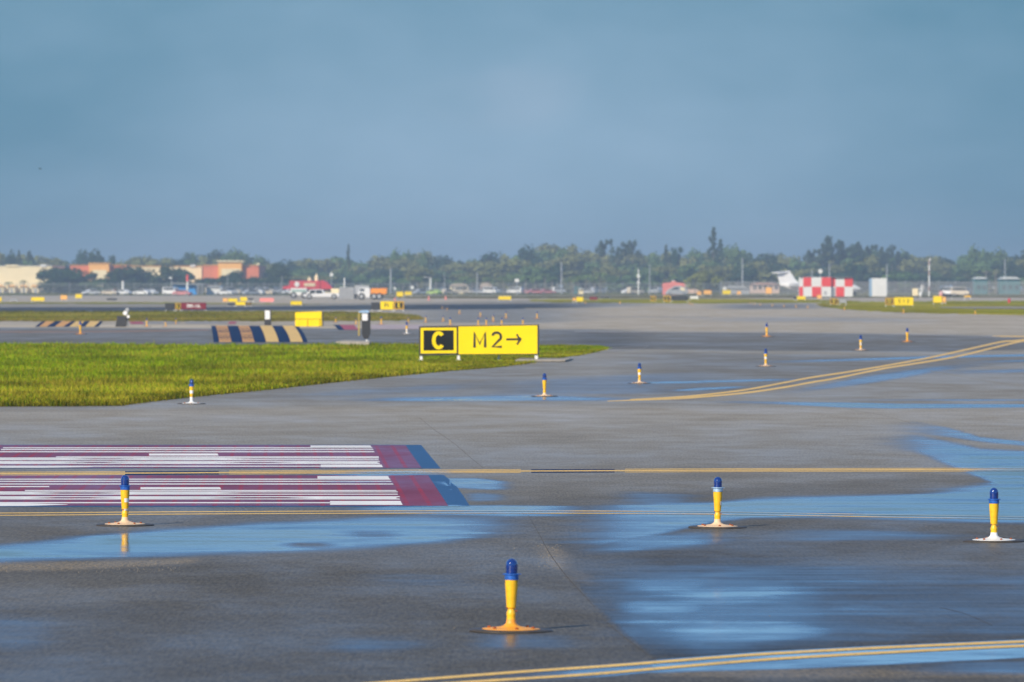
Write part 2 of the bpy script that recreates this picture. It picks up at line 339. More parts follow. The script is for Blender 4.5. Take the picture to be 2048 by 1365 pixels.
TONE = [  # multiplicative change of the asphalt's colour
 ([-9000,0,1000,1240,1400], [615,615,607,606,608], [623,624,619,614,612], -.86, 3, 360),  # cloud shadow across the far runway, painted into the tone
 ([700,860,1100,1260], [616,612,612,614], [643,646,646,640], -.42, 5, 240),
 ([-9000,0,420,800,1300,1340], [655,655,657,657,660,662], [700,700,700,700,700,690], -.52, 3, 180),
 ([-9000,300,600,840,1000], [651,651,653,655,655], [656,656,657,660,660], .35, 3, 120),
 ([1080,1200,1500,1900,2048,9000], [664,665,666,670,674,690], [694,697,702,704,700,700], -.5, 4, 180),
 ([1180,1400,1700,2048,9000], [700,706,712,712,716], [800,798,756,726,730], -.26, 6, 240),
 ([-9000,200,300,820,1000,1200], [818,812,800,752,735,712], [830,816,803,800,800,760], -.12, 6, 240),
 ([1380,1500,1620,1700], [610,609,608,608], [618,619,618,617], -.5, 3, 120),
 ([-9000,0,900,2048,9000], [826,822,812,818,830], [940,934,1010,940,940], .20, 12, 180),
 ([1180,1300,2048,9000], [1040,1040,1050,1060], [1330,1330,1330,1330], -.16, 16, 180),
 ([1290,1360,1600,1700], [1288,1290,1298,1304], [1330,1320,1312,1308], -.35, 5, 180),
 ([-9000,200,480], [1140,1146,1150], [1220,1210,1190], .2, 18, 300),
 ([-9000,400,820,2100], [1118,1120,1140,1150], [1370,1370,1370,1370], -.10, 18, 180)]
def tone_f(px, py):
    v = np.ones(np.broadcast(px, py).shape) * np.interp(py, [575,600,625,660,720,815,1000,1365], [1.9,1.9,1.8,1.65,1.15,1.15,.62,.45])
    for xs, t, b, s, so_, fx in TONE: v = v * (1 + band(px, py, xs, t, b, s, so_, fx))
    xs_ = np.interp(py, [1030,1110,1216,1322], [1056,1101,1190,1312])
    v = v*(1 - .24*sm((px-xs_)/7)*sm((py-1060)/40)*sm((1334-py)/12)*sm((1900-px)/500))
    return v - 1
SAND = [([-900,0,150,300,420], [1124,1124,1124,1120,1116], [1150,1143,1140,1132,1124], .9, 8), ([1060,1085,1120,1160], [1085,1090,1098,1116], [1112,1124,1140,1142], .8, 8),
        ([1290,1500,1800,2048,2300], [1338,1336,1340,1344,1346], [1352,1356,1356,1356,1356], .6, 7), ([1110,1160,1210], [1130,1142,1160], [1152,1166,1180], .4, 8)]
def sand_f(px, py):
    v = np.zeros(np.broadcast(px, py).shape)
    for xs, t, b, s, so_ in SAND: v = np.maximum(v, band(px, py, xs, t, b, s, so_, 50))
    return v
WETK = 1.0
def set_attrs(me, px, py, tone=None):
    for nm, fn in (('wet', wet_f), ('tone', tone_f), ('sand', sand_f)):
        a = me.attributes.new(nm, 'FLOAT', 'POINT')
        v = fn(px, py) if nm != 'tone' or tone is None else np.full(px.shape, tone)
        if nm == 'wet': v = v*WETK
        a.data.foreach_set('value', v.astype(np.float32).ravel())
def grid_mesh(name, PX, PY, z, mat, thick=0, tone=None, attrs=True):
    nr, nc = PX.shape
    d = F*CH/(PY-HY); XX = (PX-1024)*d/F
    v = np.stack([XX, d, np.full_like(d, z)], -1).reshape(-1, 3)
    i = np.arange(nr-1)[:, None]*nc + np.arange(nc-1)[None]
    f = np.stack([i+nc, i+nc+1, i+1, i], -1).reshape(-1, 4)
    me = bpy.data.meshes.new(name)
    me.vertices.add(len(v)); me.vertices.foreach_set('co', v.ravel())
    me.loops.add(f.size); me.loops.foreach_set('vertex_index', f.ravel().astype(np.int32))
    me.polygons.add(len(f)); me.polygons.foreach_set('loop_start', np.arange(len(f), dtype=np.int32)*4)
    me.update(calc_edges=True); me.validate()
    if attrs: set_attrs(me, PX.ravel(), PY.ravel(), tone)
    me.materials.append(mat)
    o = bpy.data.objects.new(name, me); COL.objects.link(o); return o
def band_mesh(name, xs, yt, yb, z, mat, step=12, ny=3, kind='structure', ragged=0, **kw):
    px = np.unique(np.concatenate([np.arange(xs[0], xs[-1], step), np.array(xs, float)]))
    t = np.interp(px, xs, yt); b = np.interp(px, xs, yb)
    if ragged:
        t = t + RNG.normal(0, ragged, len(px)); b = b + RNG.normal(0, ragged, len(px))
    k = np.linspace(0, 1, ny)[:, None]
    PY = t[None]*(1-k) + b[None]*k; PX = np.repeat(px[None], ny, 0)
    o = grid_mesh(name, PX, PY, z, mat, **kw)
    if kind: o['kind'] = kind
    return o
def spl(pts, n=8):
    out = []
    P = [pts[0]] + list(pts) + [pts[-1]]
    for i in range(1, len(P)-2):
        for k in range(n):
            t = k/n; p0, p1, p2, p3 = P[i-1], P[i], P[i+1], P[i+2]
            out.append(tuple(.5*((2*p1[j]) + (-p0[j]+p2[j])*t + (2*p0[j]-5*p1[j]+4*p2[j]-p3[j])*t*t + (-p0[j]+3*p1[j]-3*p2[j]+p3[j])*t**3) for j in range(len(p1))))
    out.append(tuple(pts[-1])); return out
def line_mesh(name, pts, half, z, mat, n=10):
    """painted line: pts are points of its axis seen in the photo, half its half thickness there; kept at constant real width between points"""
    P = np.array(spl(pts, n)); h = np.interp(P[:, 0], [p[0] for p in pts], half if hasattr(half, '__len__') else [half]*len(pts))
    PX = np.stack([P[:, 0], P[:, 0]]); PY = np.stack([P[:, 1]-h, P[:, 1]+h])
    o = grid_mesh(name, PX, PY, z, mat); o['kind'] = 'structure'; return o

# base ground and pavement
def plain_sheet(name, x0, x1, y0, y1, z, mat, n=40):
    xs = np.linspace(x0, x1, n); ys = np.linspace(y0, y1, n)
    b = MB(); 
    for j in range(n-1):
        for i in range(n-1):
            pass
    v = [(x, y, z) for y in ys for x in xs]; f = [(j*n+i, j*n+i+1, (j+1)*n+i+1, (j+1)*n+i) for j in range(n-1) for i in range(n-1)]
    me = bpy.data.meshes.new(name); me.from_pydata(v, [], f); me.materials.append(mat)
    o = bpy.data.objects.new(name, me); COL.objects.link(o); o['kind'] = 'structure'; return o
plain_sheet('ground', -2800, 2800, -150, 3500, -.034, GR_B)
pv = plain_sheet('pavement', -420, 420, -120, 1010, -.012, ASPH)
cols = np.unique(np.concatenate([np.arange(-140, 2190, 7), np.linspace(-9000, -140, 40), np.linspace(2190, 11000, 40)])).astype(float)
rows = np.unique(np.concatenate([np.arange(591.5, 640, 1.0), np.arange(640, 1390, 2.0), np.linspace(1390, 2400, 24)])).astype(float)
PX, PY = np.meshgrid(cols, rows)
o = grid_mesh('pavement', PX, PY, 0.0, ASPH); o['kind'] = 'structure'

# distant strips
band_mesh('concrete_strip', [-2500,0,420,800,1170,1300], [608.5,608.5,608,606.5,599,600], [615,615,615,610,606.5,604], .006, M_CONC, ragged=.15)
band_mesh('grass', [-2500,0,300,560,640], [605,605,605,607.5,609], [608.2,608.2,608.2,609.5,610], .012, GR_B, kind='stuff', ragged=.3)
band_mesh('grass', [1060,1120,1300,1440,1640,1720], [599.5,598.6,598,598,600,603], [603,605.5,607,607.5,606,604.5], .012, GR_C, kind='stuff', ragged=.3)
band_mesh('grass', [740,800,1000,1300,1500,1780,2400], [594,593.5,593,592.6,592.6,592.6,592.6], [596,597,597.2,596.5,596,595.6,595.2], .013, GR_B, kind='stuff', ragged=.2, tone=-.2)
band_mesh('grass', [-2500,0,200,330,560,700,790,840,846], [622.5,622.5,622.5,622.5,622.5,624,626.5,632,638], [643,643,643,643,643,642.5,641.5,640.5,639.5], .012, GR_B, kind='stuff', ragged=.5, step=7, ny=6)
band_mesh('grass', [1633,1645,1690,1800,1900,2048,3500], [608.5,606.2,604.6,603.6,602.8,602,601.5], [610,614.5,619.5,625.5,628.2,631,636], .012, GR_C, kind='stuff', ragged=.35, step=7, ny=5)
band_mesh('path', [1880,1920,2048,3500], [614.6,614.2,613.6,613], [616.4,617.5,618.6,620], .018, M_CONC, ragged=.1)

# painted markings --------------------------------------------------------
def quadpx(b, pts, z):     # polygon from photo points lying on the ground
    b.add([G(x, y, z) for x, y in pts], [tuple(range(len(pts)))])
def marks(name, polys, z, mat):
    """closed painted shapes given as ([xs], [top], [bottom]) and cut fine enough to carry the wetness of the pavement"""
    vs, fs, pxs, pys = [], [], [], []
    for xs, yt, yb in polys:
        px = np.unique(np.concatenate([np.arange(xs[0], xs[-1], 8), np.array(xs, float)]))
        t = np.interp(px, xs, yt); b = np.interp(px, xs, yb); o_ = len(vs)
        for x, a, c in zip(px, t, b):
            ny = 5 if max(b-t) > 8 else 2
            for k in range(ny):
                y = a + (c-a)*k/(ny-1); vs.append(G(x, y, z)); pxs.append(x); pys.append(y)
        for i in range(len(px)-1):
            for k in range(ny-1):
                q = o_+i*ny+k; fs.append((q, q+1, q+ny+1, q+ny))
    me = bpy.data.meshes.new(name); me.from_pydata(vs, [], fs); me.update()
    import bmesh
    bm = bmesh.new(); bm.from_mesh(me); bmesh.ops.recalc_face_normals(bm, faces=bm.faces)
    if bm.faces and sum(f.normal.z for f in bm.faces) < 0: bmesh.ops.reverse_faces(bm, faces=bm.faces)
    bm.to_mesh(me); bm.free()
    set_attrs(me, np.array(pxs), np.array(pys)); me.materials.append(mat)
    o = bpy.data.objects.new(name, me); COL.objects.link(o); o['kind'] = 'structure'; return o
# red hold panel with white lettering seen very obliquely
marks('road_marking_black', [([-700,842,880.5,881], [890.3,890.3,936.6,937.2], [937.5,937.5,937.5,937.3]),
      ([-700,888,912,925,939.5,940], [950.6,950.6,972,990,1012.4,1012.6], [1014.5,1014.5,1013.6,1013.2,1012.9,1012.7])], .0010, P_BLK)
marks('road_marking_red', [([-700,811,843,843.5], [891.4,891.4,936.4,936.6], [936.8,936.8,936.8,936.7]),
      ([-700,856,896,896.5], [951.4,951.4,1011.9,1012.1], [1012.4,1012.4,1012.4,1012.2])], .0020, P_RED)
def bar(x0, x1, y0, y1, sk0=0.0, sk1=0.55):
    """white bar; the right end follows the taxiway's perspective"""
    y0 -= .12; y1 += .12; e = (y1-y0)*sk1
    return ([x0, x1, x1+e], [y0, y0, y1-.01], [y1, y1, y1])
BLOCKS = [(621,741),(298,435),(641,763),(635,776),(281,440),(660,801)]
W_ = []
for x0, x1, y0, y1 in [(621,741,892.0,896.2),(6,744,895.8,897.4),(2,746,899.2,900.9),(-300,748,903.7,905.4),(298,435,908.2,912.0),(112,757,914.0,915.5),(641,763,930.4,935.4),(-300,640,932.6,934.4),
    (635,776,953.4,958.6),(-300,780,958.7,960.4),(-300,782,963.0,964.8),(-300,786,968.3,970.1),(-300,98,973.4,975.2),(281,440,975.6,979.8),(50,792,981.4,983.0),(660,801,1003.2,1010.8),(-300,660,1005.6,1007.6)]:
    W_.append(bar(x0, x1, y0, y1))
for x1, y0, y1, fills in ((757,916.2,921.4,((-300,112),(303,430))),(759,923.4,928.9,((-300,105),(280,410),(618,752))),(795,984.2,990.4,((-300,50),(270,412))),(799,993.8,1000.0,((-300,40),(250,400),(645,790)))):
    W_.append(bar(-300, x1, y0, y0+1.6)); W_.append(bar(-300, x1, y1-1.6, y1))
    for a_, b_ in fills:
        ym = (y0+y1)/2; a2 = a_-70; b2 = b_+70 if b_+70 < x1 else b_+5
        W_.append(([a2, a_, b_, b2], [ym-.1, y0+1.5, y0+1.5, ym-.1], [ym+.1, y1-1.5, y1-1.5, ym+.1]))
W_.append(([-300,90,185], [934.4,934.4,934.5], [937,936.6,935]))
W_.append(([-300,50,135], [1007.4,1007.6,1009.8], [1013.6,1013.2,1010.6]))
marks('road_marking_white', W_, .0030, P_WHT)
# enhanced centreline in front of the panel
CL = [(-700,949.5),(0,948),(250,947),(500,945.7),(750,944.2),(1000,943),(1250,942),(1500,941),(1800,940.4),(2048,940),(2700,940)]
def off(pts, dy): return [(x, y+dy) for x, y in pts]
line_mesh('road_marking_yellow', off(CL, 0), 1.15, .0015, P_YEL)
def clipx(pts, a, b):
    Q = [p for p in spl(pts, 12) if a <= p[0] <= b]; return Q
for a, b in ((-700,250),(458,1050),(1248,2700)):
    line_mesh('road_marking_yellow', off(clipx(CL, a, b), -2.9), .62, .0015, P_YEL, 1)
    line_mesh('road_marking_yellow', off(clipx(CL, a, b), 2.9), .62, .0015, P_YEL, 1)
for a, b in ((250,458),(1050,1248)):
    line_mesh('road_marking_black', off(clipx(CL, a, b), -2.3), 1.1, .0015, P_BLKF, 1)
    line_mesh('road_marking_black', off(clipx(CL, a, b), 2.3), 1.1, .0015, P_BLKF, 1)
EL = [(-700,1032),(0,1029.2),(250,1027.4),(500,1026),(750,1025),(1000,1024.6),(1350,1026),(1600,1029.5),(1800,1033),(2048,1037),(2700,1052)]
line_mesh('road_marking_yellow', off(EL, -2.3), .85, .0015, P_YEL); line_mesh('road_marking_yellow', off(EL, 2.3), .85, .0015, P_YEL)
U = [(600,1379),(802,1363),(1042,1344.5),(1213,1333),(1348,1322.5),(1450,1314.5),(1553,1307.5),(1758,1296.5),(2048,1284),(2500,1268)]
L = [(850,1371),(990,1361.5),(1178,1349.5),(1348,1335),(1553,1318.5),(1826,1303),(2048,1292.5),(2500,1276)]
WETK = .3
line_mesh('road_marking_yellow', U, 2.45, .0015, P_YEL); line_mesh('road_marking_yellow', L, 2.45, .0015, P_YEL)
L2 = [(1215,802.8),(1346,798),(1407,794),(1493,786),(1566,775.5),(1627,764.5),(1670,757.5),(1768,737.5),(1841,726),(1914,713.5),(1987,696),(2048,682),(2150,664)]
U2 = [(1260,799.6),(1346,795.5),(1407,790.5),(1493,780),(1566,766.5),(1621,756),(1719,741),(1841,719.5),(1914,704),(1963,693),(2005,684),(2048,680),(2150,660)]
line_mesh('road_marking_yellow', L2, [.7]+[1.65]*(len(L2)-1), .0015, P_YEL); line_mesh('road_marking_yellow', U2, [.6]+[1.55]*(len(U2)-1), .0027, P_YEL)
line_mesh('road_marking_yellow', [(1985,673),(2048,673.6),(2150,675)], 1.1, .0015, P_YEL)
WETK = 1.0
line_mesh('road_marking_white', [(1150,664.2),(1350,664.8),(1548,666.4),(1700,668),(1900,672),(2000,674.6)], .75, .006, P_FAINT)
line_mesh('road_marking_white', [(1040,700),(1180,697.5),(1270,694),(1296,693),(1280,698),(1220,704),(1130,711)], .35, .006, P_FAINT)
line_mesh('road_marking_orange', [(-700,664),(0,664.5),(200,664),(418,660.5)], .8, .006, m_paint('faded_orange_road_paint', (.42,.20,.08), .5))
line_mesh('road_marking_orange', [(1050,617.5),(1200,619.5),(1330,619),(1480,622)], .5, .006, m_paint('faded_yellow_road_paint', (.50,.36,.16), .5))
line_mesh('road_marking_orange', [(1180,634.8),(1290,634.3),(1420,635.4)], .5, .006, P_FAINT)
line_mesh('road_marking_orange', [(1700,634),(1850,637),(2048,634),(2200,632)], .45, .006, bpy.data.materials['faded_yellow_road_paint'])
# bold striped block and the smaller hatch beyond it
def slant(rows, y0, y1, curve=0.0, n=8):
    """polygon strips between a top x-range and a bottom x-range, as ground quads"""
    b = MB(); 
    for (a0, a1), (c0, c1) in rows:
        for k in range(n):
            t0, t1 = k/n, (k+1)/n
            e = lambda t: t + curve*t*(1-t)
            q = [(a0+(c0-a0)*e(t0), y0+(y1-y0)*t0), (a0+(c0-a0)*e(t1), y0+(y1-y0)*t1), (a1+(c1-a1)*e(t1), y0+(y1-y0)*t1), (a1+(c1-a1)*e(t0), y0+(y1-y0)*t0)]
            quadpx(b, q, .010)
    return b
def setk(o): o['kind'] = 'structure'; return o
P_OLD = m_paint('worn_yellow_road_paint', (.80,.38,.05), .5)
setk(slant([((422,431),(427,438.6)),((454.5,475.7),(463,485.5)),((498,519.6),(509,532)),((544,564.6),(557.7,581)),((588,596),(605.6,615))], 652.4, 685, .5).build('road_marking_black', P_BLKF))
setk(slant([((431,454.5),(438.6,463)),((475.7,498),(485.5,509))], 652.4, 685, .3).build('road_marking_yellow', P_OLD))
for i_ in range(7):
    y_ = 655.5+i_*4.1; t_ = (y_-652.4)/32.6
    for (a0, a1), (c0, c1) in (((431,454.5),(438.6,463)), ((475.7,498),(485.5,509))):
        xa, xb = a0+(c0-a0)*t_*1.2, a1+(c1-a1)*t_*1.2; th = .35+.3*((i_*7) % 3)
        setk(line_mesh('road_marking_black', [(xa, y_), ((xa+xb)/2, y_+.2), (xb, y_-.1)], th, .013, P_BLKF, 2))
setk(slant([((519.6,544),(532,557.7)),((564.6,588),(581,605.6))], 652.4, 685, .6).build('road_marking_yellow', P_YEL))
setk(slant([((85,92),(70,78)),((110,124),(93,109)),((143,152),(126,138)),((170,180),(156,170)),((200,206),(188,196))], 643.2, 654.2).build('road_marking_black', P_BLKF))
setk(slant([((92,110),(78,93)),((124,143),(109,126))], 643.2, 654.2).build('road_marking_yellow', P_OLD))
setk(slant([((152,170),(138,156)),((180,200),(170,188))], 643.2, 654.2).build('road_marking_yellow', P_YEL))
setk(slant([((258,284),(262,290)),((458,474),(456,470))], 644, 649).build('road_marking_red', P_RED2))
setk(slant([((474,483),(470,480)),((667,674),(679,688))], 644, 649).build('road_marking_black', P_BLK)) if False else None
setk(slant([((284,360),(288,360)),((370,456),(370,454))], 644.2, 648).build('road_marking_white', P_FAINT))
setk(slant([((679,708),(689,718))], 650.5, 660.5).build('road_marking_red', P_RED2)); setk(slant([((667,679),(677,689))], 650.5, 660.5).build('road_marking_black', P_BLKF))
setk(slant([((741,846),(743,846))], 650, 659.5).build('road_marking_white', m_paint('pink_worn_paint', (.50,.38,.35), .3)))
# joint in the asphalt
jt = [(838,835),(866,858),(892,876),(915,893),(940,915),(966,936)]
line_mesh('pavement_joint', jt, .35, .001, M_CRACK, 6)
line_mesh('pavement_joint', [(1056,1030),(1080,1072),(1101,1110),(1133,1153),(1163,1186),(1190,1216)], [.4,.7,1.3,.9,.8,.3], .001, M_CRACK, 6)
line_mesh('pavement_joint', [(1208,1240),(1240,1268),(1275,1295),(1312,1322)], .4, .001, M_CRACK, 6)
line_mesh('pavement_joint', [(1880,1216),(1930,1228),(1985,1252)], .3, .001, M_CRACK, 6)
line_mesh('pavement_joint', [(1860,742),(1960,760),(2060,774)], .5, .001, M_CONC, 6)
line_mesh('pavement_joint', [(1700,820),(1760,830),(1820,846)], .5, .001, M_CONC, 6)

# foreground lawn --------------------------------------------------------
AX = [-900,0,150,240,300,400,520,640,720,800,900,1000,1060,1100,1160,1195,1212]
AT = [688,688,688,689,690,691,691,690,690,690,691,691,691,691,691.5,692.5,696]
AB = [813,813.5,813,812,804,793,781.5,768.5,760,752,742.5,735,727,719,711,704,699]
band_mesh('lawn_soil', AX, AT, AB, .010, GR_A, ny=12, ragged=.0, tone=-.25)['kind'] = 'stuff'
def blades(name, n, ax, at, ab, h0, h1, mat, wd, edge=.0, seedfrac=0.0, tone=0.0):
    px = RNG.uniform(max(ax[0], -500), ax[-1], n); t = np.interp(px, ax, at); b = np.interp(px, ax, ab)
    u = RNG.random(n) ** .92
    py = t + (b-t)*u
    cl = .5 + .5*np.sin(px*.11+py*.5)*np.sin(px*.043-py*.21+1.3)
    d = F*CH/(py-HY); x = (px-1024)*d/F
    y = d + RNG.normal(0, .05, n); x = x + RNG.normal(0, .05, n)
    h = RNG.uniform(h0, h1, n)*(.65+.7*cl)*np.where(px > 830, np.interp(px, [830, 900, 1212], [.8, .5, .35]), 1)
    seed = RNG.random(n) < seedfrac; h = np.where(seed, h*1.7, h)
    wv = np.where(seed, wd*.35, wd*RNG.uniform(.6, 1.3, n))*np.maximum(1, d/110)
    a = RNG.uniform(0, 2*np.pi, n); ca, sa = np.cos(a)*wv/2, np.sin(a)*wv/2
    la = RNG.uniform(0, 2*np.pi, n); le = RNG.uniform(.1, .75, n)*h
    lx, ly = np.cos(la)*le, np.sin(la)*le
    z = np.full(n, .008)
    V = np.stack([np.stack([x-ca, y-sa, z], -1), np.stack([x+ca, y+sa, z], -1), np.stack([x+ca*.8+lx*.35, y+sa*.8+ly*.35, z+h*.6], -1),
                  np.stack([x-ca*.8+lx*.35, y-sa*.8+ly*.35, z+h*.6], -1), np.stack([x+lx, y+ly, z+h*.97], -1)], 1).reshape(-1, 3)
    k = np.arange(n)[:, None]*5
    loops = (k + np.array([0, 1, 2, 3, 3, 2, 4])[None]).ravel()
    starts = (np.arange(n)[:, None]*7 + np.array([0, 4])[None]).ravel()
    me = bpy.data.meshes.new(name); me.vertices.add(n*5); me.vertices.foreach_set('co', V.ravel().astype(np.float32))
    me.loops.add(n*7); me.loops.foreach_set('vertex_index', loops.astype(np.int32))
    me.polygons.add(n*2); me.polygons.foreach_set('loop_start', starts.astype(np.int32)); me.update(calc_edges=True)
    r = np.repeat(np.where(seed, 1.2, RNG.normal(0, .35, n)) + np.interp(u, [.35, .8], [-.15, .32]), 5)
    at_ = me.attributes.new('rnd', 'FLOAT', 'POINT'); at_.data.foreach_set('value', r.astype(np.float32))
    tn = me.attributes.new('tone', 'FLOAT', 'POINT'); tn.data.foreach_set('value', np.repeat(RNG.uniform(-.22, .22, n)+tone, 5).astype(np.float32))
    me.materials.append(mat); o = bpy.data.objects.new(name, me); COL.objects.link(o); o['kind'] = 'stuff'; return o
blades('grass', 150000, AX, AT, AB, .02, .095, GR_A, .015, seedfrac=.02)
# darker blades along the lawn's edge
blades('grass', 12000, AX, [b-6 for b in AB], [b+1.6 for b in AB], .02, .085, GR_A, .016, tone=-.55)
blades('grass', 9000, [-2000,0,330,560,700,790,840,846], [623,623,623,623,624.5,627,632.5,638], [643,643,643,643,642.5,641.5,640.5,639.5], .03, .10, GR_B, .014)
blades('grass', 6000, [1640,1690,1800,1900,2048,2400], [606.5,605,604,603,602.3,602], [614,619,625,628,631,632], .03, .10, GR_C, .014)
# loose stones on the asphalt
b = MB()
for k in range(330):
    x, y = (RNG.uniform(-80, 360), RNG.uniform(1122, 1146)) if k < 240 else ((1100+RNG.normal(0, 14), RNG.uniform(1090, 1138)) if k < 318 else (RNG.uniform(-80, 2100), RNG.uniform(1000, 1365)))
    p = G(x, y); r = RNG.uniform(.0015, .0045)
    b.add([(p[0]-r, p[1]-r, 0), (p[0]+r, p[1]-r*.8, 0), (p[0]+r*.9, p[1]+r, 0), (p[0]-r, p[1]+r, 0), (p[0]+r*.1, p[1], r*1.2)], [(0,1,4),(1,2,4),(2,3,4),(3,0,4)])
b.build('gravel', pmat('pale_gravel', (.20,.17,.13), .9, .4, 90))['kind'] = 'stuff'
# ================================================================== edge lights
def make_light(variant):
    col = {'orange': M_YEL, 'cream': M_YEL, 'pale': M_YEL}.get(variant, M_YEL)
    fl = {'orange': M_ORG, 'cream': M_CREAMP, 'white': M_WHT}.get(variant, M_ORG)
    t = thing('taxiway_light', 'x', 'edge light')
    MB().lathe([(0.001,.0005),(.205,.0005),(.205,.006),(.198,.010),(.150,.011),(.001,.011)], 40).build('ground_ring', M_PLATE, t, smooth=True)
    MB().lathe([(.001,.011),(.142,.011),(.142,.0132),(.120,.0155),(.085,.0190),(.052,.0235),(.037,.029),(.0262,.038),(.0235,.048),(.0225,.060),(.001,.060)], 40).build('base_flange', fl, t, smooth=True)
    MB().lathe([(.001,.056),(.0225,.058),(.021,.070),(.0225,.078),(.0232,.088),(.0205,.097),(.0175,.104),(.0175,.110),(.0235,.116),(.0240,.128),(.0285,.190),(.0312,.222),(.0318,.253),(.001,.253)], 28).build('column', col, t, smooth=True)
    MB().lathe([(.001,.252),(.0335,.252),(.0345,.258),(.0335,.277),(.030,.278),(.001,.278)], 28).build('collar', M_BLUEM, t, smooth=True)
    b = MB().lathe([(.001,.277),(.0405,.277),(.0405,.282),(.030,.2835),(.001,.2835)], 28)
    b.box(.036, .047, -.005, .005, .2775, .2815); b.box(-.046, -.036, -.004, .004, .2775, .2815)
    b.build('clamp_ring', M_BLUEM, t, smooth=True)
    pr = [(.001,.283),(.0275,.283),(.0290,.290),(.0282,.300),(.0290,.310),(.0292,.325)] + [(.0292*math.cos(a), .325+.031*math.sin(a)) for a in np.linspace(.15, 1.5, 8)] + [(.001,.356)]
    MB().lathe(pr, 28).build('lens', M_BLUEG, t, smooth=True)
    for k in range(6):
        a = math.radians(30+60*k); c = (.112*math.cos(a), .112*math.sin(a), 0)
        MB().lathe([(.0005,.015),(.0085,.015),(.0085,.0235),(.004,.025),(.0005,.025)], 6, c).build('bolt', M_RUST, t)
    for z, sg in ((.100, 1), (.116, -1)):
        MB().tube((sg*.016, -.006, z), (sg*.027, -.010, z), .0035, n=6).build('set_screw', M_RUST, t)
    return t
PROTO = {}
for vk in ('orange', 'cream', 'white'): PROTO[vk] = make_light(vk)
used_p = set()
def light(x, yb, label, variant='cream', sc=1.0, rz=0.0, band_=None, pale=False, group=None, lean=(0, 0)):
    src = PROTO[variant]
    o = dup(src)
    o.location = G(x, yb, .0); o.rotation_euler = (lean[0], lean[1], rz); o.scale = (sc,)*3
    o['label'] = label
    if group: o['group'] = group
    if pale:
        for c in o.children:
            if c.name.startswith(('collar', 'clamp')): c.data = c.data.copy(); c.data.materials[0] = M_PALE
    for z0, z1, a0, a1, r0, r1 in (band_ or []):
        b = MB(); n = 10; vs = []
        for k in range(n+1):
            a = math.radians(a0+(a1-a0)*k/n)
            for r, z in ((r0+.0008, z0), (r1+.0008, z1)): vs.append((r*math.cos(a), r*math.sin(a), z))
        b.add(vs, [(2*k, 2*k+2, 2*k+3, 2*k+1) for k in range(n)]); b.build('reflective_tape', M_REFL, o, smooth=True)
    return o
FR = ([(.166,.196,-150,-30,.0268,.0290)])
light(1022, 1263, 'orange-yellow light with a blue dome standing nearest, in the foreground below all the others', 'orange', 1.0, .25, lean=(0, .012))
light(250, 1051.5, 'blue-domed yellow light mirrored in the long puddle, with a white tape band round it', 'cream', 1.0, .7,
      [(.165,.193,-135,-40,.0262,.0285), (.106,.119,-150,-30,.0178,.0235)])
light(1435, 1056, 'blue-domed yellow light with a pale silvery collar, beside the wide puddle', 'cream', 1.0, .1, [(.158,.186,-58,-30,.0262,.0285)], pale=True, lean=(0, .01))
light(1988, 1083.5, 'blue-domed yellow light on a whitish base plate at the right edge', 'white', 1.0, .35, [(.160,.196,-50,-24,.0264,.0288)])
light(383, 808.5, 'yellow light with a white band and white foot beside the lawn edge', 'white', 1.0, 0, [(.150,.195,-150,-20,.0255,.0286), (.060,.10,-170,-10,.021,.0235)])
light(1089, 793.5, 'blue-domed yellow light in front of and below the C M2 sign', 'cream')
light(1279, 767.5, 'yellow light with a white band, right of and below the C M2 sign', 'cream', 1.0, 0, [(.150,.190,-150,-20,.0255,.0286)])
light(1531.5, 733.5, 'yellow light with a white band just above the twin yellow curved line', 'cream', 1.06, 0, [(.150,.190,-150,-20,.0255,.0286)])
light(1721.5, 701.5, 'yellow light with a white stripe, between the two plain yellow ones on the right', 'cream', 1.14, 0, [(.12,.19,-120,-60,.0245,.0286)])
light(1533.5, 674, 'plain yellow light with blue dome standing just below the long pale line', 'orange', 1.28)
light(1814.5, 684.5, 'plain yellow light with dark blue dome, rightmost on the dark asphalt', 'orange', 1.2)
light(813.5, 668.5, 'pale yellow light on a white base, left of the black C panel', 'white', 1.2, 0, [(.06,.25,-170,-10,.021,.0285)])
light(160.5, 669, 'bright yellow light standing before the far striped hatch, at the back of the lawn', 'orange', 1.3)
small = [(293.5,653.5,1.0,'small blue-topped yellow light just right of the dark two-lamp guard light'),
 (331,653.5,.75,'small blue-topped light between the guard light and the bold striped marking'),
 (352,648,.7,'tiny blue-topped light at the far grass edge, left of the bold striped marking'),
 (671.5,645.5,.75,'small blue-topped light between the ribbed yellow board and the taller guard box'),
 (712,649,.75,'small blue-topped light touching the left of the taller guard box'),
 (762.5,649.5,1.0,'small blue-topped light just right of the taller guard box'),
 (816.5,645,.7,'tiny orange light behind the pale light with white base')]
for x, y, s, l in small: light(x, y, l, 'orange', s)
for x, y in ((900.5,651),(956.5,652),(972.5,651.5),(1003.5,652),(1046,651.5)):
    light(x, y, 'small blue-topped yellow light rising just behind the top edge of the C M2 sign', 'orange', .95, group='blue-topped lights behind the top edge of the sign')
for x, y, s in ((851.5,644.5,.85),(886.5,643.8,.8),(885,618.3,.7),(894,621,.75),(919,628,.95),(961,633.5,.95),(986.5,643.5,.95),(1012,636.5,1.0),(1074,637.8,1.05)):
    light(x, y, 'small pale orange light in the scatter across the far taxiway above the sign', 'orange', s, group='orange lights scattered across the far taxiway above the sign')
for x, y, s in ((1380,609.5,.9),(1385,611,.8),(1500,607,.7),(1508.5,610,.8),(1520.5,611.5,.8),(1545,613,.85),(1568,614.5,.9),(1592,616,.9),(1615.5,617.5,.95)):
    light(x, y, 'small orange light in the receding row left of the right-hand grass', 'orange', s, group='orange lights in the receding row near the checkered hut')
light(1689, 621, 'small yellow light at the lower edge of the right grass, below the checkered hut', 'orange', .95)
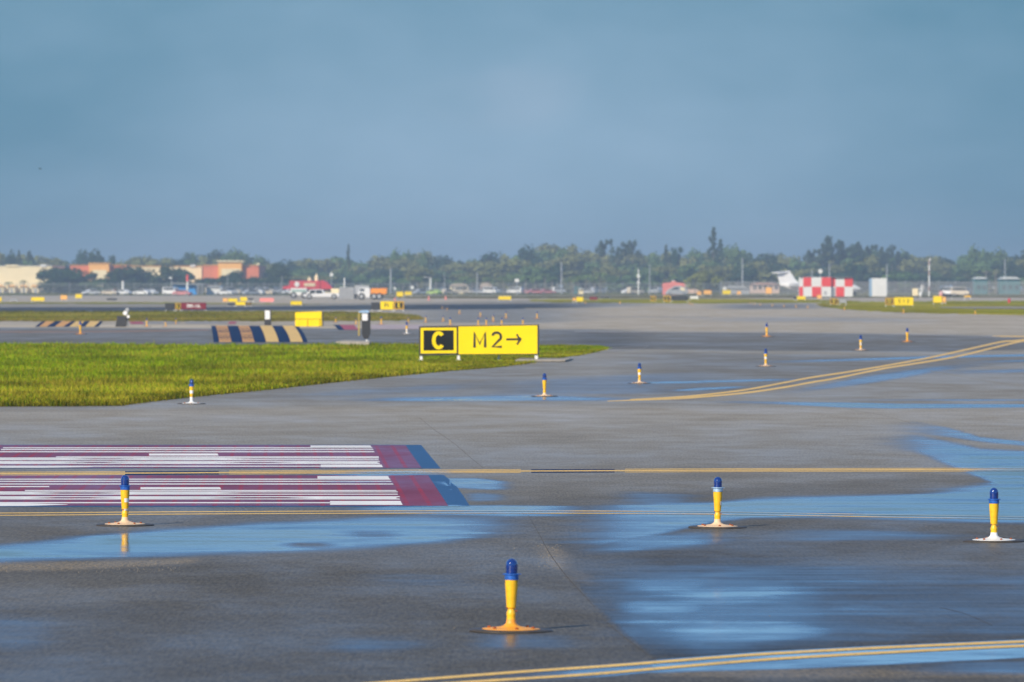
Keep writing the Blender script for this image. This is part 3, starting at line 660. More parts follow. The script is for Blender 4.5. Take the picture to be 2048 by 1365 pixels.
light(1807, 626.5, 'small yellow light on the right grass directly below the wide yellow sign', 'orange', 1.0)
light(1869, 617.5, 'tiny light on the right grass below the sign with the orange end', 'orange', .6)
light(1950.5, 629, 'small yellow light on the right grass with a dark top, rightmost one', 'orange', .9)

for r_ in PROTO.values():
    for c_ in list(r_.children): bpy.data.objects.remove(c_)
    bpy.data.objects.remove(r_)
# ================================================================== the C | M2 -> sign
ds = D(722.5)
k = ds/F
def px2(x, y, x0=1072.0): return ((x-x0)*k, HZ(y, ds))
t = thing('airport_sign', 'large yellow and black taxiway sign reading C M2 with an arrow, by the lawn', 'sign', (XM(1072, ds), ds, 0), math.radians(-3.5))
def P(x, y):
    # the face leans very slightly: its right end stands a touch higher
    r = (x-838)/239.0
    return ((x-1072)*k*1.002, HZ(y, ds))
b = MB(); b.prism([P(915.8,710.2),P(1077.2,709.6),P(1077.2,649.2),P(915.8,651.8)], -.02, .20); b.build('panel_housing', M_DARK, t, .006)
b = MB(); b.prism([P(838,711.6),P(914.8,710.4),P(914.8,652.2),P(838,653.2)], -.015, .20); b.build('panel_housing', M_DARK, t, .006)
yf = MB(); yf.prism([P(917,708.8),P(1074.9,707.9),P(1074.9,651.2),P(917,653.6)], -.026, -.0201); yf.build('sign_face', M_SIGNY, t)
bf = MB(); bf.prism([P(841.2,707.6),P(913.2,706.8),P(913.2,655.6),P(841.2,656.2)], -.019, -.0151); yb_ = bf.build('sign_face', M_SIGNY, t)
bb = MB(); bb.prism([P(847,701.8),P(907.4,701.0),P(907.4,661.0),P(847,661.2)], -.023, -.0191); bb.build('letter_panel', M_GLOSSB, t)
def arc(cx, cy, rx, ry, a0, a1, n=24):
    return [P(cx+rx*math.cos(math.radians(a0+(a1-a0)*i/n)), cy-ry*math.sin(math.radians(a0+(a1-a0)*i/n))) for i in range(n+1)]
b = MB(); b.stroke(arc(877.2, 681.2, 9.6, 14.6, 42, 180) [:-1] + arc(877.2, 681.2, 9.6, 14.6, 180, 318), 7.3*k, -.029, -.0231); b.build('lettering', M_SIGNY, t)
b = MB()
b.stroke([P(949.2,695.6), P(949.2,665.4), P(959.6,688.6), P(970.4,665.2), P(970.4,695.4)], 5.4*k, -.032, -.0262)
two = arc(993.4, 674.0, 8.6, 8.4, 165, -28, 16) + [P(985.0,694.2), P(1003.6,694.0)]
b.stroke(two, 5.0*k, -.032, -.0262)
b.stroke([P(1012.6,679.2), P(1041.0,678.8)], 4.2*k, -.032, -.0262)
b.stroke([P(1033.6,668.8), P(1036.5,674.4), P(1042.2,678.8)], 3.7*k, -.0335, -.0262); b.stroke([P(1042.2,678.8), P(1037.6,683.4), P(1034.2,689.6)], 3.7*k, -.0335, -.0262)
b.build('lettering', M_BLK, t)
for x, w_ in ((841.5,5.5),(916.5,5.5),(1072.5,6.0)):
    b = MB(); X0 = (x-1072)*k
    b.box(X0-w_/2*k, X0+w_/2*k, .02, .10, -.0, HZ(709.5, ds)); b.box(X0-w_*.85*k, X0+w_*.85*k, -.02, .14, 0, .03); b.build('leg', M_WHT, t, .004)
b = MB(); X0 = (996-1072)*k; b.box(X0-2.2*k, X0+2.2*k, .17, .23, .0, .12); b.build('leg', M_WHT, t)
b = MB(); q = [G(1030,725.0,.0), G(1130,724.5,.0), G(1146,720.6,.0), G(1040,720.5,.0)]
b.add([(p[0], p[1], .012) for p in q] + [(p[0], p[1], .045) for p in q], [(0,3,2,1),(4,5,6,7),(0,1,5,4),(1,2,6,5),(2,3,7,6),(3,0,4,7)])
tag(b.build('concrete_pad', M_CONCB), 'thin concrete slab under the right leg of the C M2 sign', 'concrete slab')
b = MB(); q = [G(672,690.5,.0), G(738,692.5,.0), G(742,689.3,.0), G(690,687.5,.0)]
b.add([(p[0], p[1], .012) for p in q] + [(p[0], p[1], .10) for p in q], [(0,3,2,1),(4,5,6,7),(0,1,5,4),(1,2,6,5),(2,3,7,6),(3,0,4,7)])
tag(b.build('concrete_pad', M_CONCB), 'pale concrete slab in the lawn under the taller guard box', 'concrete slab')

# ================================================================== small signs
def text_mesh(s, size, name, mat, parent, loc, sx=1.0):
    cu = bpy.data.curves.new('lettering', 'FONT'); cu.body = s; cu.size = size; cu.align_x = 'CENTER'; cu.align_y = 'CENTER'; cu.extrude = .004; cu.offset = size*.02
    tmp = bpy.data.objects.new('tmp', cu); COL.objects.link(tmp); bpy.context.view_layer.update()
    me = bpy.data.meshes.new_from_object(tmp.evaluated_get(bpy.context.evaluated_depsgraph_get())); bpy.data.objects.remove(tmp)
    me.name = name; me.materials.clear(); me.materials.append(mat)
    o = bpy.data.objects.new(name, me); COL.objects.link(o); o.parent = parent; o.location = loc; o.rotation_euler = (math.radians(90), 0, 0); o.scale = (sx, 1, 1)
    return o
def sign(label, d, panels, legs=True, rz=0, cat='sign'):
    """panels: (x0, x1, ytop, ybot, face material, text, text material[, 'letter'])"""
    x0 = min(p[0] for p in panels); x1 = max(p[1] for p in panels); xc = (x0+x1)/2; k = d/F
    t = thing('airport_sign', label, cat, (XM(xc, d), d, 0), rz)
    for p in panels:
        a, b_, yt, yb = p[:4]; X0, X1, Z1, Z0 = (a-xc)*k, (b_-xc)*k, HZ(yt, d), max(.10, HZ(yb, d))
        MB().box(X0, X1, 0, .18, Z0, Z1).build('panel_housing', M_DARK, t, .01)
        m_ = .018 if p[4] is not M_DARK else .03
        MB().box(X0+m_, X1-m_, -.012, -.0005, Z0+m_, Z1-m_).build('sign_face', p[4], t)
        if len(p) > 7 and p[7] == 'letter':
            g = (Z1-Z0)*.13; MB().box(X0+g, X1-g, -.018, -.0125, Z0+g, Z1-g).build('letter_panel', M_GLOSSB, t)
        if len(p) > 5 and p[5]:
            size = (Z1-Z0)*(.72 if len(p) > 7 else .60)
            text_mesh(p[5], size, 'lettering', p[6], t, ((X0+X1)/2, -.024, (Z0+Z1)/2), min(1.0, (X1-X0)*.95/(size*.66*len(p[5]))))
        if legs:
            for X in (X0+.05, X1-.05): MB().box(X-.03, X+.03, .05, .11, 0, Z0+.01).build('leg', M_WHT, t)
    return t
Y, K, R = M_SIGNY, M_BLK, M_SKIN_R
sign('red runway sign with whitish lettering and a black panel at its left', D(622.5),
     [(330,350,606.8,620.0,M_DARK,'',K),(350.5,361.5,606.6,620.6,M_YEL,'L',M_SIGNY,'letter'),(362,412.5,605.5,620.5,R,'28R-10L',M_WHT)])
b = None
sign('yellow sign with dark marks, a black E panel and a dark grey board', D(623),
     [(742.5,759.5,605.0,620.5,M_DARK,'',K),(760.5,786.8,602.6,620.8,Y,'F1',K),(787.5,808,602.8,619.5,M_YEL,'E',M_SIGNY,'letter')])
d6 = D(613.5)
sign('small deep yellow sign with a black end panel, lowest of the yellow cluster', d6, [(455,470,606,613.2,M_DARK,'',K),(470.5,491,604,613.8,Y,'',K),(491.5,503,605,612.6,M_YEL,'A',M_SIGNY,'letter')])
sign('small orange sign at the left end of the yellow cluster', D(606), [(445.5,455.5,596.8,604.0,M_OCHRE,'',K)])
sign('wide yellow sign at the upper left of the yellow cluster', D(606.5), [(456.5,475,597,605.8,Y,'',K)])
sign('pale yellow sign with a dark board at its right, uppermost of the yellow cluster', D(605), [(480,494.5,594.2,603,Y,'',K),(495.5,507,597.0,600.4,M_DARK,'',K)])
sign('small yellow sign left of the white pickup, on the strip before the runway', D(613), [(581,604,602.5,611,Y,'',K)])
sign('yellow sign cut off by the left edge of the view', D(605.5), [(-14,3.5,594.5,603.8,Y,'',K)])
sign('long pale yellow sign before the cream warehouse', D(604.5), [(62,89,594.6,602.6,Y,'',K)])
sign('small orange sign below the round dark tree on the left', D(602), [(121,134.5,590.8,599.8,M_OCHRE,'',K)])
sign('small yellow sign right of the orange one, below the left trees', D(599.5), [(150.5,164,588.6,596.8,Y,'',K)])
sign('long low dark sign back left of the white post', D(603), [(213,234,597,601,M_DARK,'',K)])
sign('faint grey sign back left of the long pale yellow sign', D(604), [(19,35,598.4,602,M_GREY,'',K)])
sign('small yellow sign facing left, first of two behind the orange truck', D(597), [(793,806.5,583.8,593.6,Y,'',K)])
sign('small yellow sign with a paler face, second of two behind the orange truck', D(594.5), [(809,823.5,583.4,591,Y,'',K)])
sign('long yellow sign on the grass strip above the C M2 sign', D(602.8), [(996.5,1022.5,592.6,600.2,Y,'',K)])
sign('yellow sign with a brownish left end, far beyond the C M2 sign', D(606), [(1145,1152,596,602,M_OCHRE,'',K),(1152.5,1166.5,594.2,603.6,Y,'',K)])
sign('small dark sign with a reddish centre, far beyond the taxiway', D(602), [(1179,1195,594.2,600,M_SKIN_R,'',K)])
sign('low dark sign back right of the reddish one', D(598.5), [(1201,1220,593.2,596.4,M_DARK,'',K)])
sign('small black yellow-lettered sign, left one of the pair before the grey aircraft', D(605), [(1301,1312,592,603,M_YEL,'J',M_SIGNY,'letter')])
sign('black square sign with a yellow letter joined to a long dark board', D(605.5), [(1327,1341.5,591.6,603.4,M_YEL,'J',M_SIGNY,'letter'),(1343,1376,591.8,601.6,M_DARK,'',K)])
sign('low whitish board right of the long dark board', D(601), [(1380,1397,593,598.4,M_WHT,'',K)])
sign('small orange sign below the yellow-green tree, left one', D(594), [(1394,1403,583.6,590.6,M_OCHRE,'',K)])
sign('wider orange sign below the yellow-green tree', D(593.5), [(1407,1423,580.8,589.2,M_OCHRE,'',K)])
sign('yellow sign right of the yellow-green tree', D(593), [(1445,1461.5,580.6,589.2,Y,'',K)])
sign('tiny orange sign between the yellow-green tree and the jet', D(592.5), [(1474,1482,582.4,589.6,M_OCHRE,'',K)])
sign('squarish orange sign left of the white jet tail', D(592), [(1531.5,1543.5,575,588,M_OCHRE,'',K)])
sign('long low yellow sign with dark end at the foot of the checkered hut', D(602), [(1587.5,1593,592.6,599,M_DARK,'',K),(1593.5,1611.5,592.6,599.6,Y,'',K)])
sign('small orange panel at the foot of the checkered hut', D(600), [(1634,1643.5,590,598,M_OCHRE,'',K)])
sign('black yellow-lettered sign beside a grey board, between hut and white cabinet', D(611), [(1660,1676,597.2,608.4,M_YEL,'D',M_SIGNY,'letter'),(1678.5,1693.5,599,606.6,M_GREY,'',K)])
sign('wide yellow sign with faint marks and a black lettered panel, on the right grass', D(614), [(1770.5,1787.5,596.2,610.2,M_YEL,'D',M_SIGNY,'letter'),(1788,1827,594.6,612.2,Y,'E  1  3',K)])
sign('yellow sign with an orange right end, on the right grass', D(609), [(1866,1884,592.2,606,Y,'',K),(1884.5,1892,594,605.4,M_OCHRE,'',K)])
sign('low dark sign back behind the sign with the orange end', D(599), [(1887,1904,588.2,594,M_DARK,'',K)])
sign('thin low yellow sign far right, beyond the grass', D(600), [(1928,1942,591.4,595.2,M_YEL,'',K)])
# reddish low barrier
d7 = D(604)
t = thing('barrier', 'low row of faded red barrier boards in front of the parked cars', 'barrier', (XM(533.5, d7), d7, 0))
for i in range(5):
    X = (-2+i)*5.6*d7/F; MB().prismy([(-.16,0),(-.06,.22),(-.06,.40),(.06,.40),(.06,.22),(.16,0)], X-.15, X+.15).build('barrier_section', M_PINK, t, .01)

# yellow ribbed board near the striped marking -----------------------------
dy = D(654); k = dy/F
t = thing('airport_sign', 'plain yellow ribbed back of a sign behind the striped marking', 'sign', (XM(617.5, dy), dy, 0), math.radians(-4))
X = lambda x: (x-617.5)*k
Zt, Zm, Zb = HZ(624.0, dy), HZ(638.2, dy), HZ(653.2, dy)
MB().prism([(X(590),Zm),(X(643.5),Zm),(X(643.5),HZ(623.2,dy)),(X(590),HZ(625.2,dy))], 0, .16).build('upper_panel', M_SIGNY, t, .008)
b = MB()
for i in range(13):
    x0 = 590+ i*4.12; prot = (.0, .06)[i % 2] if not 2 <= i % 6 <= 4 else .05
    b.box(X(x0)+.001, X(x0+4.12)-.001, .012-prot, .15, Zb, Zm-.02)
b.build('ribbed_skirt', M_SIGNY, t)
MB().box(X(590.5), X(643.3), .02, .14, Zm-.03, Zm+.005).build('joint_strip', M_DARK, t)
MB().box(X(643.6), X(646), .02, .17, Zb, HZ(623.6,dy)).build('edge_cover', M_DARK, t)
for x in (596, 640): MB().box(X(x)-.03, X(x)+.03, .06, .10, 0, Zb).build('leg', M_STEEL, t)
# guard boxes ---------------------------------------------------------------
d8 = D(683.5); k = d8/F
t = thing('guard_light', 'tall dark box with a white window and tilted pale lid, behind the lawn', 'guard light', (XM(731.5, d8), d8, 0))
X = lambda x: (x-731.5)*k
b = MB(); b.prism([(X(723.2),HZ(630,d8)),(X(723.6),HZ(668,d8)),(X(727.5),HZ(678,d8)),(X(736),HZ(678,d8)),(X(740.4),HZ(668,d8)),(X(740.8),HZ(626.5,d8)),(X(733),HZ(624,d8))], 0, .24); b.build('box', M_DARK, t, .01)
MB().box(X(724.2), X(735.6), -.02, -.0005, HZ(642,d8), HZ(624.8,d8)).build('window', M_REFL, t, .02)
b = MB(); b.prism([(X(716),HZ(624.5,d8)),(X(719),HZ(625.6,d8)),(X(738.5),HZ(626.0,d8)),(X(736.5),HZ(620.6,d8)),(X(723),HZ(621.2,d8))], -.06, .22); b.build('lid', M_PALE, t)
MB().box(X(716.2), X(719.2), .05, .20, HZ(672,d8), HZ(625.5,d8)).build('side_plate', pmat('dull_yellow_paint', (.42,.32,.08), .6), t)
MB().lathe([(.001,0),(.055,0),(.05,.03),(.03,.05),(.028,.10),(.001,.10)], 14, (X(734), .08, 0)).build('foot', M_WHT, t, smooth=True)
d9 = D(651); k = d9/F
t = thing('guard_light', 'short dark box with a white window, standing above the bold striped marking', 'guard light', (XM(535.3, d9), d9, 0))
X = lambda x: (x-535.3)*k
b = MB(); b.prism([(X(528.8),HZ(651,d9)),(X(542.2),HZ(651,d9)),(X(542.2),HZ(622,d9)),(X(539),HZ(619.4,d9)),(X(531),HZ(619.4,d9)),(X(528.8),HZ(622,d9))], 0, .22); b.build('box', M_DARK, t, .01)
MB().box(X(530), X(540), -.02, -.0005, HZ(639.2,d9), HZ(621.4,d9)).build('window', M_REFL, t, .03)
d10 = D(654); k = d10/F
t = thing('guard_light', 'squat dark trapezoid box with two whitish round lamp heads on its right', 'guard light', (XM(243, d10), d10, 0))
X = lambda x: (x-243)*k
b = MB(); b.prism([(X(230.5),0),(X(251.5),0),(X(252.5),HZ(633,d10)),(X(234.5),HZ(632,d10))], .0, .3); b.build('box', M_DARK, t, .012)
b = MB(); b.tube((X(255), .12, 0), (X(254.5), .12, HZ(622,d10)), .035, n=10); b.build('post', M_STEEL, t)
for x, y, r, m_ in ((250.2,626.5,.088,M_REFL),(254.0,619.8,.078,M_GREY),(256.4,633.6,.060,M_REFL)):
    MB().lathe([(.001,-.05),(r,-.05),(r*1.02,.0),(r*.6,.10),(.001,.12)], 18, (X(x), .03, HZ(y,d10)), 'y').build('lamp_head', m_, t, smooth=True)
MB().prism([(X(250),HZ(640,d10)),(X(258.5),HZ(640,d10)),(X(257),HZ(634.5,d10)),(X(251),HZ(636,d10))], .02, .2).build('bracket', M_DARK, t)
# small markers, cones
def cone(x, yb, yt, label, mat, name='marker_cone', cat='marker', w=4.0):
    d = D(yb); k = d/F; h = HZ(yt, d)
    t = thing(name, label, cat, (XM(x, d), d, 0))
    MB().lathe([(.001,.0),(w*k*.60,.0),(w*k*.58,h*.06),(.001,h*.06)], 12).build('base', M_DARK, t)
    MB().lathe([(.001,h*.06),(w*k*.50,h*.06),(w*k*.42,h*.5),(w*k*.22,h*.9),(w*k*.1,h),(.001,h)], 12).build('cone', mat, t, smooth=True)
cone(857.5, 601.5, 592.5, 'pale pink marker cone, left one of the pair beyond the dark runway', M_PINK)
cone(891.5, 600.5, 592, 'pale pink marker cone, right one of the pair beyond the dark runway', M_PINK)
cone(790, 602, 595.5, 'small pink marker just above the black E panel', M_PINK)
cone(1240, 607.5, 603.8, 'tiny orange marker on the green strip', M_OCHRE, w=3)
cone(1171, 606.8, 603.5, 'tiny yellow marker beneath the dark reddish sign', M_OCHRE, w=3)
d = D(606.5); t = thing('hydrant', 'bright red hydrant standing alone beyond the right grass', 'hydrant', (XM(2018.5, d), d, 0)); k = d/F
MB().lathe([(.001,0),(.15,0),(.15,.05),(.10,.07),(.10,.34),(.12,.36),(.12,.40),(.07,.46),(.001,.48)], 14).build('barrel', M_REDP, t, smooth=True)
for sg in (-1, 1): MB().tube((sg*.09, 0, .26), (sg*.17, 0, .26), .045, n=10).build('nozzle', M_REDP, t)
# ================================================================== vehicles
def wheels(t, xs, y0, y1, r):
    for x in xs:
        for y in (y0, y1):
            s = -1 if y == y0 else 1
            w_ = MB().lathe([(.001,-.09),(r*.9,-.09),(r,-.06),(r,.06),(r*.9,.09),(.001,.09)], 16, (x, y, r), 'y').build('wheel', M_TYRE, t, smooth=True)
            MB().lathe([(.001,-.012),(r*.55,-.012),(r*.5,.012),(.001,.012)], 12, (x, y+s*.10, r), 'y').build('rim', M_STEEL, w_)
def car(name, kind, mat, label, cat='car'):
    t = thing(name, label, cat)
    if kind == 'van':
        body = [(-2.3,.35),(2.2,.35),(2.3,.6),(2.25,1.0),(1.7,1.25),(1.25,1.95),(-2.2,2.0),(-2.32,1.2)]
        glass = [(1.62,1.28),(1.20,1.85),(-1.9,1.85),(-1.9,1.30)]; L_ = 2.3
    elif kind == 'pickup':
        body = [(-2.6,.4),(2.5,.4),(2.6,.7),(2.5,1.05),(1.4,1.15),(.75,1.72),(-.35,1.72),(-.55,1.15),(-2.6,1.15)]
        glass = [(1.18,1.18),(.70,1.62),(-.25,1.62),(-.40,1.18)]; L_ = 2.6
    else:
        body = [(-2.2,.3),(2.1,.3),(2.25,.55),(2.15,.82),(1.2,.95),(.55,1.42),(-.9,1.45),(-1.6,1.0),(-2.2,.92)]
        glass = [(1.02,.98),(.50,1.36),(-.85,1.38),(-1.42,1.0)]; L_ = 2.2
    b = MB(); b.prism(body, -.85, .85); b.build('body', mat, t, .06)
    MB().prism(glass, -.862, .862).build('window', M_GLASS, t)
    b = MB(); b.prism([(glass[0][0]-.02, glass[0][1]+.0), (glass[1][0]+.08, glass[1][1]), (glass[1][0]+.06, glass[1][1]+.02), (glass[0][0]+.10, glass[0][1]+.02)], -.7, .7); b.build('windscreen', M_GLASS, t)
    for y in (-.6, .6): MB().box(L_-.12, L_-.02, y-.14, y+.14, .62, .76).build('headlight', M_WHT, t)
    wheels(t, (-L_*.62, L_*.64), -.82, .82, .33)
    return t
C_WHITE = pmat('white_car_paint', (.78,.78,.77), .3, .03, 1, coat=.4); C_SILVER = pmat('silver_car_paint', (.50,.51,.53), .35, .05, 1, metal=.3)
C_RED = pmat('faded_red_car_paint', (.52,.20,.20), .35, .05, 1, coat=.3); C_DARK = pmat('dark_blue_car_paint', (.05,.08,.16), .3, .05, 1, coat=.4)
C_BEIGE = pmat('beige_car_paint', (.62,.54,.42), .35, .05, 1); C_GREEN = M_LIME
protos = {}
def put_car(x, yb, kind, mat, label, flip=False, sc=.72, group=None, rz=None, d=None, cat='car', name='parked_car'):
    d = d or D(yb); key = (kind, mat.name)
    if key not in protos:
        o = car(name, kind, mat, label, cat); protos[key] = o
    else: o = dup(protos[key])
    o.name = name; o.location = (XM(x, d), d, 0); o.rotation_euler = (0, 0, (math.pi if flip else 0) + (RNG.uniform(-.9, .9) if rz is None else rz)); o.scale = (sc,)*3
    o['label'] = label; o['category'] = cat
    if group: o['group'] = group
    elif 'group' in o.keys(): del o['group']
    return o
cars = [ (284,591,'sedan',C_WHITE,'white car left of the bright blue hangar, left of two'), (301,590.6,'sedan',C_WHITE,'white car left of the bright blue hangar, right of two'),
 (343,591,'van',C_WHITE,'white van in front of the bright blue hangar'), (365,592.3,'sedan',C_RED,'dull red car in front of the bright blue hangar'), (249,590.5,'sedan',C_WHITE,'white car at the foot of the tall white post'),
 (182,590.6,'sedan',C_WHITE,'white car below the ochre building front'), (427,588.5,'van',C_BEIGE,'beige van left of the parked rows, right of the blue hangar'), (437,586.5,'van',C_WHITE,'white van left of the parked rows, right of the blue hangar'),
 (221,590.6,'sedan',C_BEIGE,'pale beige car between the ochre building and the white post'),
 (1117,587.5,'van',C_WHITE,'white van left of the teal shed'), (1178,588.5,'sedan',C_SILVER,'silver car right of the white kiosk'), (1197,587.5,'van',C_SILVER,'silver van right of the white kiosk'),
 (1259,589,'sedan',C_WHITE,'bright white car, left one of two before the striped-lamp pole'), (1271,589.5,'van',C_BEIGE,'pale van, right one of two before the striped-lamp pole'),
 (1030,588.5,'van',C_WHITE,'white van beneath the white-boxed lamp pole'), (1000,588,'sedan',C_SILVER,'silver car left of the white van beneath the boxed lamp pole'),
 (868,590.5,'sedan',C_GREEN,'lime green car beside the pale concrete post'), (843,590,'sedan',C_SILVER,'silver car left of the lime green one'), (895,589.5,'sedan',C_BEIGE,'beige car right of the lime green one'),
 (1961,583,'van',C_WHITE,'white van hitched before the long white trailer'), (1902,592,'van',C_WHITE,'white van between the two orange drums, far right'), (1923,592.5,'van',C_BEIGE,'beige van right of the orange drums, far right'),
 (1310,588,'van',C_SILVER,'light grey van left of the coral hut')]
for x, y, kd, m_, l in cars: put_car(x, y, kd, m_, l, flip=(int(x) % 2 == 0))
for i, x in enumerate((1058, 1070, 1082, 1095)):
    put_car(x, 588.5+.3*(i % 2), 'sedan', C_RED, 'faded red car in the line parked behind the grass strip right of the sign', group='red cars parked in a line beyond the grass strip')
mats = [C_WHITE, C_SILVER, C_BEIGE, C_WHITE, C_DARK, C_SILVER]
for i, x in enumerate(range(448, 582, 11)):
    put_car(x+RNG.uniform(-2, 2), 589+RNG.uniform(-1, 2.4), ('sedan','van','sedan')[i % 3], mats[i % 6], 'pale car in the crowded rows left of the red-roofed building', group='cars parked in rows left of the red roof', flip=i % 2 == 0)
for i, x in enumerate(range(905, 990, 15)):
    put_car(x+RNG.uniform(-3, 3), 588+RNG.uniform(-.6, 1), ('sedan','van')[i % 2], mats[(i+1) % 6], 'pale car parked before the small houses in the middle distance', group='cars parked before the small houses', flip=i % 2 == 0)

d = D(599); k = d/F
t = thing('pickup_truck', 'white service pickup with a white box on its bed and dark front bumper', 'pickup truck', (XM(640, d), d, 0)); X = lambda x: (x-640)*k
Zp = lambda y: HZ(y, d)
MB().prism([(X(606.5),.30),(X(678),.30),(X(678.5),Zp(587)),(X(650),Zp(587)),(X(645),Zp(579.5)),(X(621),Zp(579.5)),(X(614),Zp(588)),(X(607),Zp(590.5))], 0, 1.7).build('body', C_WHITE, t, .05)
MB().box(X(662), X(678.2), .05, 1.65, Zp(587)+.01, Zp(577.5)).build('cargo_box', M_CREAM, t, .03)
MB().prism([(X(616.5),Zp(587.5)),(X(622),Zp(580.8)),(X(630),Zp(580.8)),(X(630),Zp(587.5))], -.012, 1.712).build('window', M_GLASS, t)
MB().prism([(X(631.5),Zp(587.5)),(X(631.5),Zp(580.8)),(X(643),Zp(580.8)),(X(646),Zp(587.5))], -.012, 1.712).build('window', M_GLASS, t)
MB().box(X(604), X(609), -.03, 1.73, .28, Zp(593)).build('bumper', M_DARK, t, .03)
wheels(t, (X(618.5), X(668)), .02, 1.68, .34)
d = D(600.5)+25; k = d/F
t = thing('container', 'light grey shipping container between the pickup and the orange truck', 'container', (XM(694, d), d, 0)); X = lambda x: (x-694)*k
b = MB(); b.box(X(679), X(708.5), 0, 2.2, .05, HZ(574.8, d)); b.build('body', M_GREY, t, .02)
b = MB()
for i in range(14): b.box(X(680+i*2.02), X(680+i*2.02)+.06, -.03, -.0005, .12, HZ(575.6, d))
b.build('corrugation', M_GREY, t)
b = MB(); b.box(X(706.8), X(707.8), -.06, -.031, .2, HZ(576.5, d)); b.build('door_bar', M_STEEL, t)
t = thing('container', 'small grey utility box stacked beside the orange truck cab', 'box', (XM(724, d+12), d+12, 0))
MB().box(-.9, .9, 0, 2, .05, 1.75).build('body', M_GREY, t, .03); MB().box(-.8, .8, -.02, -.0005, .2, 1.6).build('door', M_STEEL, t)
d = D(600); k = d/F
t = thing('tipper_truck', 'white-cabbed truck with an orange body and dark chassis', 'truck', (XM(742, d), d, 0)); X = lambda x: (x-742)*k
MB().prism([(X(715),Zp(594)),(X(715.5),Zp(587)),(X(717.5),Zp(583)),(X(719),Zp(577)),(X(740),Zp(576)),(X(740.5),Zp(595.5)),(X(716),Zp(596))], 0, 1.9).build('cab', C_WHITE, t, .06)
MB().prism([(X(718.5),Zp(583)),(X(720),Zp(578.2)),(X(729),Zp(578.2)),(X(729),Zp(583))], -.012, 1.912).build('window', M_GLASS, t)
MB().prism([(X(742),Zp(589.5)),(X(773),Zp(588.5)),(X(774.5),Zp(577)),(X(741.5),Zp(577.5))], -.05, 1.95).build('tipper_body', M_ORANGE, t, .05)
MB().box(X(716), X(766), .2, 1.7, .32, Zp(590.5)).build('chassis', M_DARK, t, .02)
MB().box(X(707.5), X(714.5), .0, 1.9, .15, Zp(588)).build('front_plough', M_DARK, t, .05)
wheels(t, (X(723), X(748), X(758.5)), .02, 1.88, .42)
d = D(597); k = d/F
t = thing('bus', 'pale green and white bus parked behind the white pickup', 'bus', (XM(598, d), d, 0)); X = lambda x: (x-598)*k
MB().box(X(581), X(614), 0, 2.2, .35, HZ(577, d)).build('body', M_WHT, t, .12)
MB().box(X(583), X(612), -.015, -.0005, HZ(584.5, d), HZ(579.5, d)).build('window', pmat('pale_green_glass', (.30,.42,.38), .2), t)
wheels(t, (X(587), X(608)), .02, 2.18, .42)

# business jet behind the checkered hut --------------------------------------
d = 985.0; k = d/F
t = thing('business_jet', 'white T-tailed business jet standing behind the red and white checkered hut', 'aircraft', (XM(1640, d), d, 0))
X = lambda x: (x-1640)*k; Zj = lambda y: HZ(y, d)
zc = Zj(574.5); R_ = 9.0*k
prof = [(X(1558)-0, .04), (X(1566), R_*.35), (X(1582), R_*.78), (X(1600), R_), (X(1680), R_), (X(1702), R_*.86), (X(1714), R_*.5), (X(1722), .05)]
b = MB(); vs = []; n = 24
zoff = [.62, .42, .16, 0, 0, -.05, -.2, -.32]
for (x, r), zo in zip(prof, zoff):
    for i in range(n):
        a = 2*math.pi*i/n; vs.append((x, r*math.cos(a), zc+zo+r*math.sin(a)))
b.add(vs, [(i*n+j, i*n+(j+1) % n, (i+1)*n+(j+1) % n, (i+1)*n+j) for i in range(len(prof)-1) for j in range(n)] + [tuple(range(n)), tuple(range(len(vs)-n, len(vs)))])
b.build('fuselage', C_WHITE, t, smooth=True)
MB().prism([(X(1561),Zj(573)),(X(1600),Zj(566)),(X(1592),Zj(561)),(X(1581),Zj(545)),(X(1578),Zj(541.5)),(X(1553.5),Zj(545)),(X(1555),Zj(553))], -.09, .09).build('tail_fin', C_WHITE, t, .03)
b = MB(); b.add([(X(1545),-.9,Zj(545.5)),(X(1558),-.9,Zj(544.5)),(X(1581),0,Zj(542.5)),(X(1558),0,Zj(543.5)),(X(1558),2.2,Zj(544.5)),(X(1545),2.2,Zj(545.5)),
                 (X(1545),-.9,Zj(547.3)),(X(1558),-.9,Zj(547)),(X(1581),0,Zj(545.6)),(X(1558),0,Zj(546.4)),(X(1558),2.2,Zj(547)),(X(1545),2.2,Zj(547.3))],
                [(0,3,2,1),(3,5,4,2),(6,7,8,9),(9,8,10,11),(0,1,7,6),(1,2,8,7),(2,4,10,8),(4,5,11,10),(5,3,9,11),(3,0,6,9)]); b.build('tailplane', C_WHITE, t)
for sg in (-1, 1):
    MB().lathe([(.2,X(1577)),(.36,X(1582)),(.38,X(1592)),(.34,X(1600)),(.28,X(1600))], 18, (0, sg*1.05, Zj(571.2)), 'x').build('engine', M_STEEL, t, smooth=True)
    b = MB(); b.add([(X(1625),0,zc-.55),(X(1655),0,zc-.55),(X(1628),sg*6.2,zc-.25),(X(1618),sg*6.2,zc-.25),(X(1625),0,zc-.4),(X(1655),0,zc-.4),(X(1628),sg*6.2,zc-.18),(X(1618),sg*6.2,zc-.18)],
                    [(0,1,2,3),(4,7,6,5),(0,4,5,1),(1,5,6,2),(2,6,7,3),(3,7,4,0)]); b.build('wing', C_WHITE, t)
for i in range(6): MB().lathe([(.001,-.01),(.13,-.01),(.13,.01),(.001,.01)], 10, (X(1628+i*10), -R_*.965, zc+.22), 'y').build('window', M_GLASS, t)
for x, y in ((1632,-1.4),(1632,1.4),(1709,0)):
    g = MB().tube((X(x), y, zc-.5), (X(x), y, .3), .06).build('landing_gear', M_STEEL, t)
    MB().lathe([(.001,-.12),(.3,-.12),(.32,0),(.3,.12),(.001,.12)], 14, (X(x), y, .32), 'y').build('wheel', M_TYRE, g, smooth=True)

